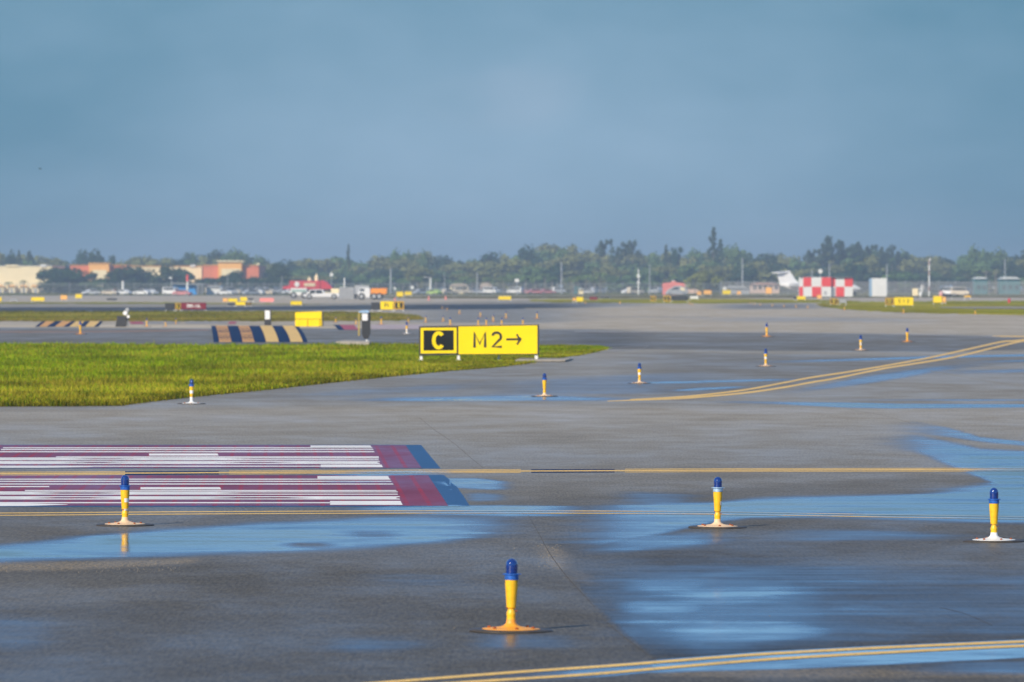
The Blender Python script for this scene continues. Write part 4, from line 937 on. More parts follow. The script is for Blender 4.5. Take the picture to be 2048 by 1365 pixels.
# red and white checkered hut --------------------------------------------------
d = 880.0; k = d/F
t = thing('checkered_hut', 'small square-patterned red and white equipment building with a recessed doorway', 'building', (XM(1650, d), d, 0))
X = lambda x: (x-1650)*k; Zh = lambda y: max(0, HZ(y, d))
Z0, Z1, Z2 = 0.0, Zh(573.8), Zh(555.2)
MB().box(X(1606.4), X(1662.5), .02, 3.4, Z0, Z2-.004).build('wall', M_WHT, t); MB().box(X(1662.6), X(1706), .45, 3.4, Z0, Z2-.006).build('wall', M_WHT, t)
b = MB(); b.add([(X(1606.3),.02,Z0),(X(1606.3),3.4,Z0),(X(1599.5),3.4,Z0),(X(1599.5),1.2,Z0),(X(1606.3),.02,Z2-.01),(X(1606.3),3.4,Z2-.01),(X(1599.5),3.4,Z2-.01),(X(1599.5),1.2,Z2-.01)], [(0,1,2,3),(4,7,6,5),(0,4,5,1),(1,5,6,2),(2,6,7,3),(3,7,4,0)])
b.build('wall', M_WHT, t)
M_CHK = pmat('checker_red_paint', (.80,.05,.035), .5, .08, 1)
for x0, x1, y0, a, c in ((1606.5,1622.6,-.012,Z1,Z2),(1624,1642.6,-.012,Z0,Z1),(1643,1662.4,-.012,Z1,Z2),(1662.6,1671,.436,Z1,Z2),(1672,1689,.436,Z0,Z1),(1689.4,1706,.436,Z1,Z2)):
    MB().box(X(x0), X(x1), y0, y0+.01, a, c-.008).build('painted_panel', M_CHK, t)
b = MB(); b.add([(X(1599.4),1.2,Z0),(X(1606.2),.0,Z0),(X(1606.2),.0,Z1),(X(1599.4),1.2,Z1),(X(1599.2),1.19,Z0),(X(1606.0),-.01,Z0),(X(1606.0),-.01,Z1),(X(1599.2),1.19,Z1)], [(0,1,2,3),(4,7,6,5),(0,4,5,1),(1,5,6,2),(2,6,7,3),(3,7,4,0)]); b.build('painted_panel', M_CHK, t)
MB().box(X(1600), X(1706.2), .03, 3.5, Z2, Z2+.05).build('roof', M_GREY, t, .02)
MB().box(X(1664), X(1670.5), .40, .435, .05, Z1-.15).build('door', M_GREY, t)
MB().box(X(1648), X(1653), -.03, -.001, .35, .8).build('electrical_box', M_STEEL, t)
t = thing('cabinet', 'plain white equipment shelter with a square vent, right of the checkered hut', 'equipment shelter', (XM(1758, d), d, 0)); X = lambda x: (x-1758)*k
MB().box(X(1744), X(1773.5), 0, 2.4, .06, Zh(557)).build('body', M_WHT, t, .03)
b = MB(); b.add([(X(1743.9),.02,.06),(X(1743.9),2.38,.06),(X(1740),2.38,.06),(X(1740),.9,.06),(X(1743.9),.02,Zh(557.5)),(X(1743.9),2.38,Zh(557.5)),(X(1740),2.38,Zh(557.5)),(X(1740),.9,Zh(557.5))], [(0,1,2,3),(4,7,6,5),(0,4,5,1),(1,5,6,2),(2,6,7,3),(3,7,4,0)]); b.build('side_panel', M_PALE, t)
b = MB()
for i in range(8): b.box(X(1752), X(1765), -.03, -.0005, Zh(588-i*2.4), Zh(588-i*2.4)+.10)
b.build('vent', M_WHT, t)
MB().box(X(1742), X(1774), -.1, 2.5, 0, .058).build('plinth', M_CONCB, t)
# coral hut, grey shelter
M_CORALP = pmat('faded_coral_paint', (.80,.24,.20), .7, .1, .6)
d = 1060.0; k = d/F
t = thing('hut', 'small coral red hut with pale ridge cap in the middle distance', 'hut', (XM(1346, d+6), d+6, 0)); X = lambda x: (x-1346)*k; Zc = lambda y: max(0, HZ(y, d))
MB().box(X(1325.5), X(1369), 0, 3, 0, Zc(572)).build('wall', M_CORALP, t)
MB().prism([(X(1325),Zc(572)+.002),(X(1370.5),Zc(572)+.002),(X(1369),Zc(567)),(X(1353),Zc(565.5)),(X(1350),Zc(563)),(X(1344),Zc(563)),(X(1342),Zc(565.5)),(X(1326),Zc(567))], -.1, 3.1).build('roof', M_CORALP, t)
MB().box(X(1344.5), X(1349.5), 1, 2, Zc(563)+.003, Zc(561.6)).build('ridge_cap', M_WHT, t)
t = thing('light_aircraft', 'low light grey aircraft body with a whitish nose, before the coral hut', 'aircraft', (XM(1355, d-30), d-30, 0)); k = (d-30)/F; X = lambda x: (x-1355)*k; Zc2 = lambda y: max(.02, HZ(y, d-30))
MB().prism([(X(1331),Zc2(589.5)),(X(1373),Zc2(590)),(X(1378),Zc2(583)),(X(1372),Zc2(577)),(X(1361),Zc2(571.5)),(X(1349),Zc2(573)),(X(1338),Zc2(578.5)),(X(1331),Zc2(585))], 0, 1.4).build('fuselage', M_GREY, t, .12)
MB().prism([(X(1361),Zc2(581)),(X(1371),Zc2(582)),(X(1368),Zc2(576.5)),(X(1361),Zc2(574))], -.02, 1.42).build('nose_panel', M_CREAM, t)
MB().prism([(X(1341),Zc2(580)),(X(1358),Zc2(579)),(X(1357),Zc2(575)),(X(1350),Zc2(575.2))], -.02, 1.42).build('window', M_GLASS, t)
wheels(t, (X(1340), X(1368)), .05, 1.35, .25)

# far buildings -------------------------------------------------------------------
d = 1370.0; k = d/F
def Zf(y): return max(0, HZ(y, d))
t = thing('warehouse', 'long cream windowless warehouse at the left edge with an ochre-topped arcade below', 'building', (XM(10, d), d, 0)); X = lambda x: (x-10)*k
MB().box(X(-120), X(104), 0, 40, 0, Zf(532.5)).build('wall', M_CREAM, t)
MB().box(X(12), X(36), -.3, 8, Zf(534), Zf(530)).build('parapet', M_CREAM, t); MB().box(X(81), X(92), -.3, 6, Zf(534), Zf(529.4)).build('parapet', M_WHT, t)
for i, x in enumerate((-28, -4, 19, 43, 66, 89)):
    MB().box(X(x), X(x+13), -3.0, -.01, 0, Zf(571+(i % 2))).build('arcade_bay', M_CREAM, t)
    MB().prism([(X(x)-.4,Zf(574)),(X(x+13)+.4,Zf(574)),(X(x+11),Zf(570)),(X(x+2),Zf(570))], -3.4, -3.02).build('awning', M_OCHRE, t)
    MB().box(X(x+4), X(x+9), -3.05, -3.01, 0, Zf(578)).build('window', M_GREY, t)
MB().box(X(-120), X(104.5), -.2, 40, Zf(532.5)+.01, Zf(531.6)).build('cornice', M_WHT, t)
t = thing('store_building', 'brick red building with an ochre-framed cream centre, between the dark left trees', 'building', (XM(195, d), d, 0)); X = lambda x: (x-195)*k
MB().box(X(140), X(252), 0, 40, 0, Zf(531)).build('wall', M_BRICK, t); MB().box(X(139), X(253), -.3, 40, Zf(531)+.01, Zf(530)).build('cornice', M_OCHRE, t)
MB().box(X(179), X(219), -1.5, 6, 0, Zf(528)).build('entrance_block', M_OCHRE, t); MB().box(X(186), X(214), -1.62, -1.51, 0, Zf(540.5)).build('entrance_panel', M_CREAM, t)
MB().box(X(178), X(220), -1.8, 6.2, Zf(528)+.01, Zf(526.2)).build('cornice', M_OCHRE, t)
t = thing('warehouse', 'long low cream building left of the taller brick and ochre one', 'building', (XM(330, d+10), d+10, 0)); X = lambda x: (x-330)*k
MB().box(X(256), X(404), 0, 40, 0, Zf(533)).build('wall', M_CREAM, t); MB().box(X(255), X(405), -.3, 40, Zf(533)+.01, Zf(531.8)).build('cornice', M_OCHRE, t)
MB().box(X(381), X(391), -.4, 3, Zf(534), Zf(529.6)).build('parapet', M_WHT, t)
t = thing('store_building', 'tall brick red building with an ochre centre block, right end of the buildings', 'building', (XM(462, d), d, 0)); X = lambda x: (x-462)*k
MB().box(X(406), X(517.5), 0, 40, 0, Zf(531.5)).build('wall', M_BRICK, t); MB().box(X(405), X(518.5), -.3, 40, Zf(531.5)+.01, Zf(530)).build('cornice', M_OCHRE, t)
MB().box(X(437), X(484), -1.5, 6, 0, Zf(524.4)).build('entrance_block', M_OCHRE, t); MB().box(X(443.5), X(482), -1.62, -1.51, 0, Zf(538)).build('entrance_panel', M_CREAM, t)
MB().box(X(434.5), X(487.5), -2, 7, Zf(524.4)+.01, Zf(521.6)).build('cornice', M_CREAM, t); MB().box(X(513), X(518.8), -.5, 3, Zf(531), Zf(526.8)).build('parapet', M_CREAM, t)
# blue hangar etc
d = 1090.0; k = d/F
t = thing('hangar', 'bright blue open shed with a flat pale roof, beside the red topped mast', 'building', (XM(370, d), d, 0)); X = lambda x: (x-370)*k
MB().prism([(X(346),0),(X(393),0),(X(388),Zf(570)),(X(347),Zf(570))], 0, 8).build('wall', M_SKYB, t)
MB().prism([(X(343),Zf(568)),(X(408),Zf(570)),(X(408),Zf(568.8)),(X(343),Zf(566.4))], -1.2, 8.5).build('roof', M_GREY, t)
for x in (396, 405): MB().tube((X(x), -1, 0), (X(x), -1, Zf(570)), .10).build('post', M_GREY, t)
t = thing('shed', 'white low shed right of the bright blue shed', 'building', (XM(425, d), d+4, 0)); X = lambda x: (x-425)*k
MB().box(X(410), X(440), 0, 6, 0, Zf(575)).build('wall', M_WHT, t); MB().prism([(X(408),Zf(575)),(X(441),Zf(574.8)),(X(438),Zf(571.5)),(X(414),Zf(571.5))], -.4, 6.4).build('roof', M_GREY, t)
t = thing('drive_in_building', 'red-roofed building with a white emblem, cream lettering and two small pointed turrets', 'building', (XM(615, d), d, 0)); X = lambda x: (x-615)*k
MB().box(X(584), X(660), 1, 9, 0, Zf(579)).build('wall', M_CREAM, t)
MB().box(X(579), X(640), 0, 10, Zf(579.4), Zf(562.2)).build('roof', M_CORAL if False else M_REDP, t, .1)
MB().prism([(X(640.2),Zf(579.4)),(X(666),Zf(579.6)),(X(663),Zf(573.5)),(X(655),Zf(566)),(X(646),Zf(561)),(X(640.2),Zf(562))], 0.2, 9.8).build('roof', M_REDP, t, .1)
MB().prism([(X(564.5),Zf(578.5)),(X(578.8),Zf(579)),(X(578.8),Zf(571.5)),(X(566),Zf(573))], 1, 8).build('side_canopy', M_REDP, t)
MB().lathe([(.001,-.03),(.50,-.03),(.50,.0),(.001,.0)], 18, (X(594), -.1, Zf(569)), 'y').build('emblem', M_WHT, t)
b = MB()
for i in range(6):
    x0 = 608.5+i*3.8; b.stroke([(X(x0),Zf(573.5)),(X(x0+.9),Zf(566)),(X(x0+2.2),Zf(567)),(X(x0+2.4),Zf(573))], .14, -.12, -.06)
b.build('lettering', M_CREAM, t)
for x, y in ((618,553.5),(632,547.5)):
    MB().lathe([(.001,Zf(563)),(.36,Zf(563)),(.34,Zf(y+6)),(.18,Zf(y+3)),(.03,Zf(y))], 12, (X(x), 3, 0)).build('turret', M_CREAM, t, smooth=True)
# small houses, kiosks
def house(x0, x1, yr, ye, yb, wall, roof, label, cat='house', name='house', dd=0):
    d = 1200.0+dd; k = d/F; Zq = lambda y: max(0, HZ(y, d)); xc = (x0+x1)/2; X = lambda x: (x-xc)*k
    t = thing(name, label, cat, (XM(xc, d), d, 0))
    MB().box(X(x0+1.5), X(x1-1.5), 0, 6, 0, Zq(ye)).build('wall', wall, t)
    MB().prism([(X(x0),Zq(ye)+.01),(X(x1),Zq(ye)+.01),(X(x1-(x1-x0)*.25),Zq(yr)),(X(x0+(x1-x0)*.25),Zq(yr))], -.5, 6.5).build('roof', roof, t)
    n = max(1, int((x1-x0)/12))
    for i in range(n):
        xx = x0+3+(x1-x0-6)*(i+.3)/n; MB().box(X(xx), X(xx)+.7, -.05, -.005, .9, min(1.8, Zq(ye)-.15)).build('window', M_GLASS, t)
    return t
M_PALE2 = pmat('pale_grey_roof', (.55,.58,.58), .7, .1, .6); M_TILE = pmat('pale_roof_tile', (.50,.40,.32), .85, .1, .6); M_PEACH = pmat('peach_stucco', (.72,.50,.38), .85, .08, .5)
house(898, 938, 567.5, 572.5, 585, M_CREAM, M_TILE, 'beige house with a pale hipped roof behind the lime green car')
house(958, 985, 566, 574, 585, M_PEACH, M_TILE, 'peach house with a tiled roof left of the boxed lamp pole')
house(1325, 1400, 570, 575, 585, M_PEACH, M_TILE, 'long peach house behind the coral hut', dd=80)
house(1500, 1560, 566, 570, 585, M_PEACH, pmat('terracotta_roof', (.48,.22,.15), .85, .1, .6), 'house with a terracotta roof left of the white jet tail', dd=60)
house(1948, 1976, 554.5, 558.5, 585, M_TEAL, M_PALE2, 'small teal building with a white roof, far right, left of its larger twin', dd=-60)
house(1998, 2042, 554, 559, 585, M_TEAL, M_PALE2, 'larger teal building with a white roof at the far right', dd=-60)
house(1148, 1160.5, 573, 577, 588, M_TEAL, M_TEAL, 'little teal shed beside the white kiosk', cat='shed', name='shed')
house(1156.5, 1168.5, 577, 579, 590, M_CREAM, M_WHT, 'little white kiosk beside the teal shed', cat='kiosk', name='kiosk', dd=-60)
house(1448, 1500, 572, 577, 588, M_GREY, M_GREY, 'low grey flat building right of the yellow-green tree', cat='building', name='building', dd=-40)
house(912, 926, 566, 571, 585, M_CREAM, M_WHT, 'tiny white-roofed booth on the beige house front', cat='booth', name='booth', dd=-60) if False else None
d = D(583.5); k = d/F
t = thing('trailer', 'long white box trailer behind the fence at the far right', 'trailer', (XM(1990, d), d, 0)); X = lambda x: (x-1990)*k
MB().box(X(1973), X(2007), 0, 2.4, HZ(577, d), HZ(566.5, d)).build('box_body', M_WHT, t, .05); wheels(t, (X(1995), X(2001)), .1, 2.3, .45)
MB().tube((X(1975), 1.2, 0), (X(1975), 1.2, HZ(577, d)), .08).build('landing_leg', M_STEEL, t)
# instruments right of the white cabinet
d = D(595.5); k = d/F
t = thing('weather_station', 'white instrument box on the grass left of the red and white banded pole', 'instrument', (XM(1830, d), d, 0)); X = lambda x: (x-1830)*k
MB().box(X(1825), X(1836), 0, .6, .25, HZ(577.5, d)).build('cabinet', M_CREAM, t, .03); MB().box(X(1829.5), X(1831.5), .2, .4, 0, .25).build('post', M_STEEL, t)
t = thing('weather_station', 'whitish instrument mast with slanting arms beside the instrument box', 'instrument', (XM(1843, d), d, 0)); X = lambda x: (x-1843)*k
b = MB(); b.tube((X(1841), 0, 0), (X(1843), 0, HZ(570, d)), .07); b.build('mast', M_WHT, t)
b = MB(); b.tube((X(1840), 0, .1), (X(1848), 0, HZ(574, d)), .05); b.tube((X(1838), 0, HZ(578, d)), (X(1850), 0, HZ(571, d)), .04); b.build('arm', M_WHT, t)
MB().lathe([(.001,0),(.22,0),(.25,.3),(.12,.5),(.001,.52)], 12, (X(1841), 0, .25)).build('sensor', M_WHT, t, smooth=True)
for x, l in ((1882,'orange drum, left one of two, far right'), (1911.5,'orange drum, right one of two, far right')):
    t = thing('drum', l, 'drum', G(x, 592, 0)); MB().lathe([(.001,0),(.30,0),(.31,.3),(.28,.32),(.29,.7),(.001,.72)], 14).build('barrel', M_PINK, t, smooth=True); MB().lathe([(.001,.35),(.305,.35),(.305,.5),(.001,.5)], 14).build('band', M_WHT, t)
# masts and poles -------------------------------------------------------------------
def pole(x, yt, yb, label, mat=M_STEEL, r=.10, head=None, cat='pole', name='utility_pole', dd=None):
    d = dd or D(yb); h = HZ(yt, d); k = d/F
    t = thing(name, label, cat, (XM(x, d), d, 0))
    MB().lathe([(.001,0),(r,0),(r*.7,h),(.001,h)], 10).build('shaft', mat, t, smooth=True)
    if head == 'cross': MB().box(-.9, .9, -.06, .06, h-.35, h-.22).build('crossarm', mat, t)
    elif head == 'box':
        for zz, s in head_boxes.get(x, ((h-.4, .35),)): MB().box(-s, s, -.2, .2, zz-s*.8, zz+s*.8).build('lamp_box', M_WHT, t, .03)
    elif head == 'flood':
        MB().box(-.5, .1, -.2, .2, h-.15, h+.15).build('floodlight', M_WHT, t)
    elif head == 'cobra':
        MB().tube((0,0,h-.05), (-.9,0,h+.15), .04).build('bracket', mat, t); MB().box(-1.3, -.8, -.1, .1, h+.08, h+.2).build('lamp_head', M_WHT, t)
    return t
d1 = 1120.0
head_boxes = {1277: ((HZ(553,1080), .32), (HZ(566,1080), .26)), 1034: ((HZ(561.5,1080), .40),), 663: ((HZ(550,1120), .34),), 690: ((HZ(556,1120), .25),)}
pole(246, 562, 590, 'tall plain white post among the dark left trees', M_WHT, .28, cat='post', name='post')
t = pole(375, 562, 590, 'pale mast with a red top in front of the bright blue shed', M_WHT, .26, cat='mast', name='mast')
dm = D(590); MB().lathe([(.001,HZ(563,dm)),(.26,HZ(563,dm)),(.22,HZ(550,dm)),(.001,HZ(550,dm))], 10).build('red_top', M_CORAL, t)
pole(343, 556, 588, 'thin grey pole with a pale top left of the bright blue shed', M_GREY, .10, 'flood', dd=d1)
pole(455, 548, 588, 'thin pole before the trees below the ochre-centred building', M_GREY, .08, None, dd=1150)
pole(564, 552, 588, 'thin pole just left of the red-roofed building', M_GREY, .08, None, dd=1150)
pole(663, 541, 586, 'pole with a white box near its top, right of the red-roofed building', M_GREY, .09, 'box', dd=1120)
pole(689, 556, 588, 'short pale pole between the red roof and the orange truck', M_WHT, .2, None, dd=1120)
pole(781.5, 536, 586, 'tall grey pole right of the orange truck', M_STEEL, .18, None, dd=1120)
pole(921, 559, 588, 'pale pole above the lime green car', M_WHT, .10, 'flood', dd=1150) if False else pole(861, 556, 588, 'thick pale post above the lime green car', M_WHT, .24, 'cobra', dd=1120, name='street_lamp', cat='street lamp')
pole(889, 548, 586, 'thin grey pole left of the beige house', M_STEEL, .07, None, dd=1180)
pole(954.5, 546, 586, 'grey pole between the beige house and the peach house', M_STEEL, .15, None, dd=1150)
pole(1034, 560, 588, 'pole with one white box on top, left of the palm trunks', M_STEEL, .10, 'box', dd=1080)
pole(1123, 524, 586, 'tall grey pole in the middle of the palms', M_STEEL, .16, None, dd=1150)
pole(1277, 538, 588, 'whitish pole with two boxes one above the other', M_WHT, .14, 'box', dd=1080)
pole(1299.5, 529, 586, 'tall thin grey pole right of the pole with two boxes', M_STEEL, .12, None, dd=1150)
pole(1485, 517, 580, 'tall grey pole between the yellow-green tree and the jet', M_STEEL, .18, None, dd=1200)
pole(1624, 540, 575, 'short pole rising behind the left of the checkered hut', M_STEEL, .14, None, dd=1200)
pole(1659, 529, 575, 'taller pole rising behind the middle of the checkered hut', M_STEEL, .17, None, dd=1200)
pole(1774, 529, 580, 'pole rising at the right edge of the white shelter', M_STEEL, .17, None, dd=1200)
pole(1784, 529, 580, 'faint thin pole, first right of the white shelter', M_PALM, .10, None, dd=1350)
pole(1796, 529, 580, 'faint thin pole, second right of the white shelter', M_PALM, .10, None, dd=1350)
pole(1972, 542, 580, 'short brown pole left of the trailer', M_PALM, .16, 'cross', dd=1200)
pole(1991.5, 543, 580, 'wooden pole above the white trailer', M_PALM, .15, None, dd=1200)
pole(2010, 519, 580, 'tall grey pole near the right edge of the view', M_STEEL, .15, None, dd=1250)
dm = D(593.5); t = thing('banded_mast', 'tall red and white banded mast with a small lamp on top', 'mast', (XM(1858.5, dm), dm, 0))
h = HZ(520, dm); nb = 7
for i in range(nb):
    MB().lathe([(.001,h*i/nb),(.12,h*i/nb),(.115,h*(i+1)/nb-.002),(.001,h*(i+1)/nb-.002)], 12).build('band', M_WHT if i != nb-1 and i % 3 != 1 else pmat('faded_red_band', (.50,.38,.34), .6), t, smooth=True)
MB().box(-.02, .26, -.10, .10, h, h+.18).build('lamp', M_WHT, t)
for x, y, w_, l in ((790,573.5,5,'white oval board on a short pole right of the orange truck, left of two'), (824.5,571.5,7,'white round board on a short pole right of the orange truck, right of two'), (1640.5,539,9,'small pale board on a thin pole above the checkered hut'), (1449,573.5,8,'small white board with a pink spot above the yellow sign')):
    d = 1100.0; k = d/F; t = thing('board_sign', l, 'sign board', (XM(x, d), d, 0)); z = HZ(y+4, d)
    MB().tube((0,0,0), (0,0,z), .05).build('post', M_STEEL, t); MB().lathe([(.001,-.04),(w_*k*.5,-.04),(w_*k*.5,.04),(.001,.04)], 16, (0,-.1,z), 'y').build('board', M_WHT, t)
# perimeter fence ----------------------------------------------------------------------
def m_mesh(name, col, cover):
    m = bpy.data.materials.new(name); m.use_nodes = True; N = NT(m.node_tree)
    pos = N.n('ShaderNodeTexCoord').outputs['Object']
    sp = N.n('ShaderNodeSeparateXYZ', {0: pos}); 
    a = N.math('FRACT', N.math('MULTIPLY', N.math('ADD', sp.outputs[0], sp.outputs[2]), 12.0)); c = N.math('FRACT', N.math('MULTIPLY', N.math('SUBTRACT', sp.outputs[0], sp.outputs[2]), 12.0))
    wire = N.math('MAXIMUM', N.math('LESS_THAN', a, cover), N.math('LESS_THAN', c, cover))
    d = N.n('ShaderNodeBsdfPrincipled', {'Base Color': (*col, 1), 'Roughness': .6}); tr = N.n('ShaderNodeBsdfTransparent')
    ms = N.n('ShaderNodeMixShader', {0: wire, 1: tr.outputs[0], 2: d.outputs[0]}); N.n('ShaderNodeOutputMaterial', {'Surface': ms.outputs[0]}); return m
def fence(x0, x1, d, h, cover, col, label, every=3.0):
    X0, X1 = XM(x0, d), XM(x1, d); t = thing('fence', label, 'fence', ((X0+X1)/2, d, 0)); a, b_ = X0-(X0+X1)/2, X1-(X0+X1)/2
    MB().box(a, b_, -.004, .004, .05, h-.02).build('wire_mesh', m_mesh('chain_link_wire', col, cover), t)
    b = MB(); b.tube((a, 0, h), (b_, 0, h), .03, n=6); b.build('top_rail', M_STEEL, t)
    n = int((b_-a)/every); p0 = None
    for i in range(n+1):
        x = a+(b_-a)*i/n
        if p0 is None: p0 = MB().tube((x, .05, 0), (x, .05, h+.25), .045, n=6).build('post', M_STEEL, t); x00 = x
        else:
            c = p0.copy(); COL.objects.link(c); c.parent = t; c.location = (x-x00, 0, 0)
fence(-120, 820, 1150.0, 2.1, .06, (.38,.38,.36), 'thin chain-link perimeter fence across the left, below the trees and buildings', 3.2)
fence(822, 1440, 1150.0, 2.1, .06, (.40,.40,.38), 'thin chain-link perimeter fence across the middle behind the parked cars', 3.2)
fence(1442, 2180, 1040.0, 2.4, .17, (.42,.41,.39), 'dense grey chain-link fence across the right behind the checkered hut', 3.0)

# ================================================================== trees
def crown_mesh(name, kind, n, mat, seed):
    rg = np.random.default_rng(seed)
    lobes = []
    if kind == 'round':
        for i in range(16):
            a = rg.uniform(0, 2*np.pi); rr = rg.uniform(.1, .62)
            lobes.append((rr*np.cos(a), rr*np.sin(a), rg.uniform(.30, .82), rg.uniform(.26, .44), .46))
    elif kind == 'low':
        for i in range(15):
            a = rg.uniform(0, 2*np.pi); rr = rg.uniform(.1, .8)
            lobes.append((rr*np.cos(a), rr*np.sin(a), rg.uniform(.14, .80)*(1-.25*rr), rg.uniform(.24, .40), .42))
    elif kind == 'pine':
        for i in range(60):
            u = i/59; a = rg.uniform(0, 2*np.pi); rr = (1-u)**.75*rg.uniform(.1, .95)+.03
            lobes.append((rr*np.cos(a), rr*np.sin(a), .10+.84*u, .25*(1-u*.6), .16))
    elif kind == 'feather':
        for i in range(34):
            u = rg.uniform(.2, 1); a = rg.uniform(0, 2*np.pi); rr = rg.uniform(.1, .75)*(1.1-u*.4)
            lobes.append((rr*np.cos(a), rr*np.sin(a), u*.92, rg.uniform(.11, .24), .40))
    lobes = np.array(lobes); li = rg.integers(0, len(lobes), n); Lb = lobes[li]
    v = rg.normal(size=(n, 3)); v /= np.linalg.norm(v, axis=1)[:, None]; rad = rg.uniform(.55, 1.05, n)[:, None]
    c = Lb[:, :3] + v*rad*Lb[:, 3:4]*np.stack([np.ones(n), np.ones(n), Lb[:, 4]], -1)
    nrm = v + rg.normal(0, .45, (n, 3)); nrm /= np.linalg.norm(nrm, axis=1)[:, None]
    t1 = np.cross(nrm, rg.normal(size=(n, 3))); t1 /= np.linalg.norm(t1, axis=1)[:, None]; t2 = np.cross(nrm, t1)
    s = (rg.uniform(.04, .085, n) if kind in ('round', 'low') else rg.uniform(.03, .06, n))[:, None]; q = np.array([1, 1, .42])
    V = np.stack([c-(t1*s+t2*s*.6)*q, c+(t1*s-t2*s*.6)*q, c+(t1*s*.6+t2*s)*q, c+(t2*s-t1*s*.6)*q], 1).reshape(-1, 3)
    me = bpy.data.meshes.new(name); me.vertices.add(4*n); me.vertices.foreach_set('co', V.ravel())
    me.loops.add(4*n); me.loops.foreach_set('vertex_index', np.arange(4*n, dtype=np.int32)); me.polygons.add(n); me.polygons.foreach_set('loop_start', np.arange(n, dtype=np.int32)*4); me.update(calc_edges=True)
    me.materials.append(mat); return me
def trunk_mesh(kind, mat, seed):
    rnd = random.Random(seed); b = MB()
    top = .9 if kind == 'pine' else .55
    b.tube((0,0,-.01), (0,0,top*.5), .035, .026); b.tube((0,0,top*.5), (.02,.01,top), .026, .012)
    for i in range(6):
        a = rnd.uniform(0, 6.28); z = top*rnd.uniform(.4, .95); l = rnd.uniform(.2, .45) if kind != 'pine' else .15
        b.tube((0,0,z), (l*math.cos(a), l*math.sin(a), z+l*.6), .014, .005, 6)
    o = b.build('trunk', mat); me = o.data; bpy.data.objects.remove(o); return me
TR = {}
def tree(x, ytop, wpx, kind, mat, label, group=None, d=1500., seed=0, yb=None, name='tree', cat='tree', squash=1.0):
    key = (kind, mat.name, seed % 3)
    if key not in TR: TR[key] = (crown_mesh('crown', kind, 1600 if kind in ('round','low') else 1900, mat, seed+hash(kind) % 97 if False else seed*13+len(TR)), trunk_mesh(kind, M_BARK, seed))
    cm, tm = TR[key]; k = d/F
    h = HZ(ytop, d)*{'round': 1.10, 'low': 1.12, 'pine': 1.0, 'feather': 1.02}[kind]; r = wpx*k/2*1.15
    t = thing(name, label, cat, (XM(x, d), d, 0), RNG.uniform(0, 6.28), group)
    for nm, me in (('trunk', tm), ('crown', cm)):
        o = bpy.data.objects.new(nm, me); COL.objects.link(o); o.parent = t; o.scale = (r, r, h)
    return t
zones = [(-400,108,'behind the roof of the cream warehouse at the left edge'),(108,250,'behind the brick red building with the cream panel'),(250,405,'above the long low cream building'),(405,530,'behind the tall ochre-centred building'),
         (530,680,'in the row behind the red-roofed building'),(680,880,'in the row above and right of the orange truck'),(880,1030,'in the row behind the small beige houses'),(1030,1180,'in the row above the red parked cars'),
         (1180,1300,'in the row left of the twin-box pole'),(1300,1480,'in the row above the coral hut and yellow-green tree'),(1480,1600,'in the row left of the jet tail'),(1600,1830,'in the dark mass above the checkered hut and white shelter'),(1830,2400,'in the row right of the banded mast')]
def zone(x): return next(z[2] for z in zones if z[0] <= x < z[1])
prof = [(-60,512),(0,515),(20,505),(60,514),(85,520),(120,516),(150,512),(190,508),(230,513),(250,524),(270,521),(330,512),(370,506),(410,508),(450,505),(480,507),(508,517),(545,531),(570,527),(600,520),(650,523),(680,517),(720,515),(750,521),(780,512),(800,506),(845,506),(860,514),(876,527),(900,516),(940,509),(1000,512),(1030,511),(1060,500),(1090,503),(1120,495),(1150,499),(1170,511),(1200,510),(1240,512),(1290,506),(1310,508),(1345,502),(1370,500),(1395,510),(1440,500),(1480,499),(1510,510),(1560,514),(1580,521),(1600,512),(1640,505),(1700,500),(1760,500),(1815,508),(1832,519),(1860,516),(1920,518),(1955,500),(1985,506),(2010,517),(2050,509),(2110,512),(2200,514)]
pxs_, pys_ = [p[0] for p in prof], [p[1] for p in prof]
i = 0
kinds = {0: ('broad round-headed tree', 'tree'), 1: ('dark shadowy full-crowned tree', 'tree'), 2: ('olive-tinted round tree', 'tree')}
def add_row(xs, dy, w0, w1, dist, mats, word):
    global i
    for x in xs:
        x = x + RNG.uniform(-6, 6); top = np.interp(x, pxs_, pys_) + dy + RNG.uniform(-3, 4)
        if dy > 8: top = max(top, np.interp(x, pxs_, pys_)+5)
        mt, nm = mats[int(RNG.integers(0, len(mats)))]
        z = zone(x); tree(x, top, RNG.uniform(w0, w1), 'round' if RNG.random() < .6 else 'low', mt, f'{word} {nm} tree {z}', f'{word} {nm} trees {z}', dist+RNG.uniform(-40, 40), i); i += 1
MM = [(L_MID, 'mid green'), (L_DARK, 'dark green'), (L_MID, 'mid green'), (L_OLIVE, 'olive'), (L_OLIVE, 'olive')]
add_row(range(-70, 2130, 27), 0, 58, 96, 1560., MM, 'hazy rear')
add_row([x for x in range(530, 2130, 34)], 15, 60, 96, 1430., MM, 'nearer low')
add_row([x for x in range(540, 2130, 38)], 31, 64, 104, 1320., [(L_MID, 'mid green'), (L_DARK, 'dark green'), (L_OLIVE, 'olive')], 'front low')
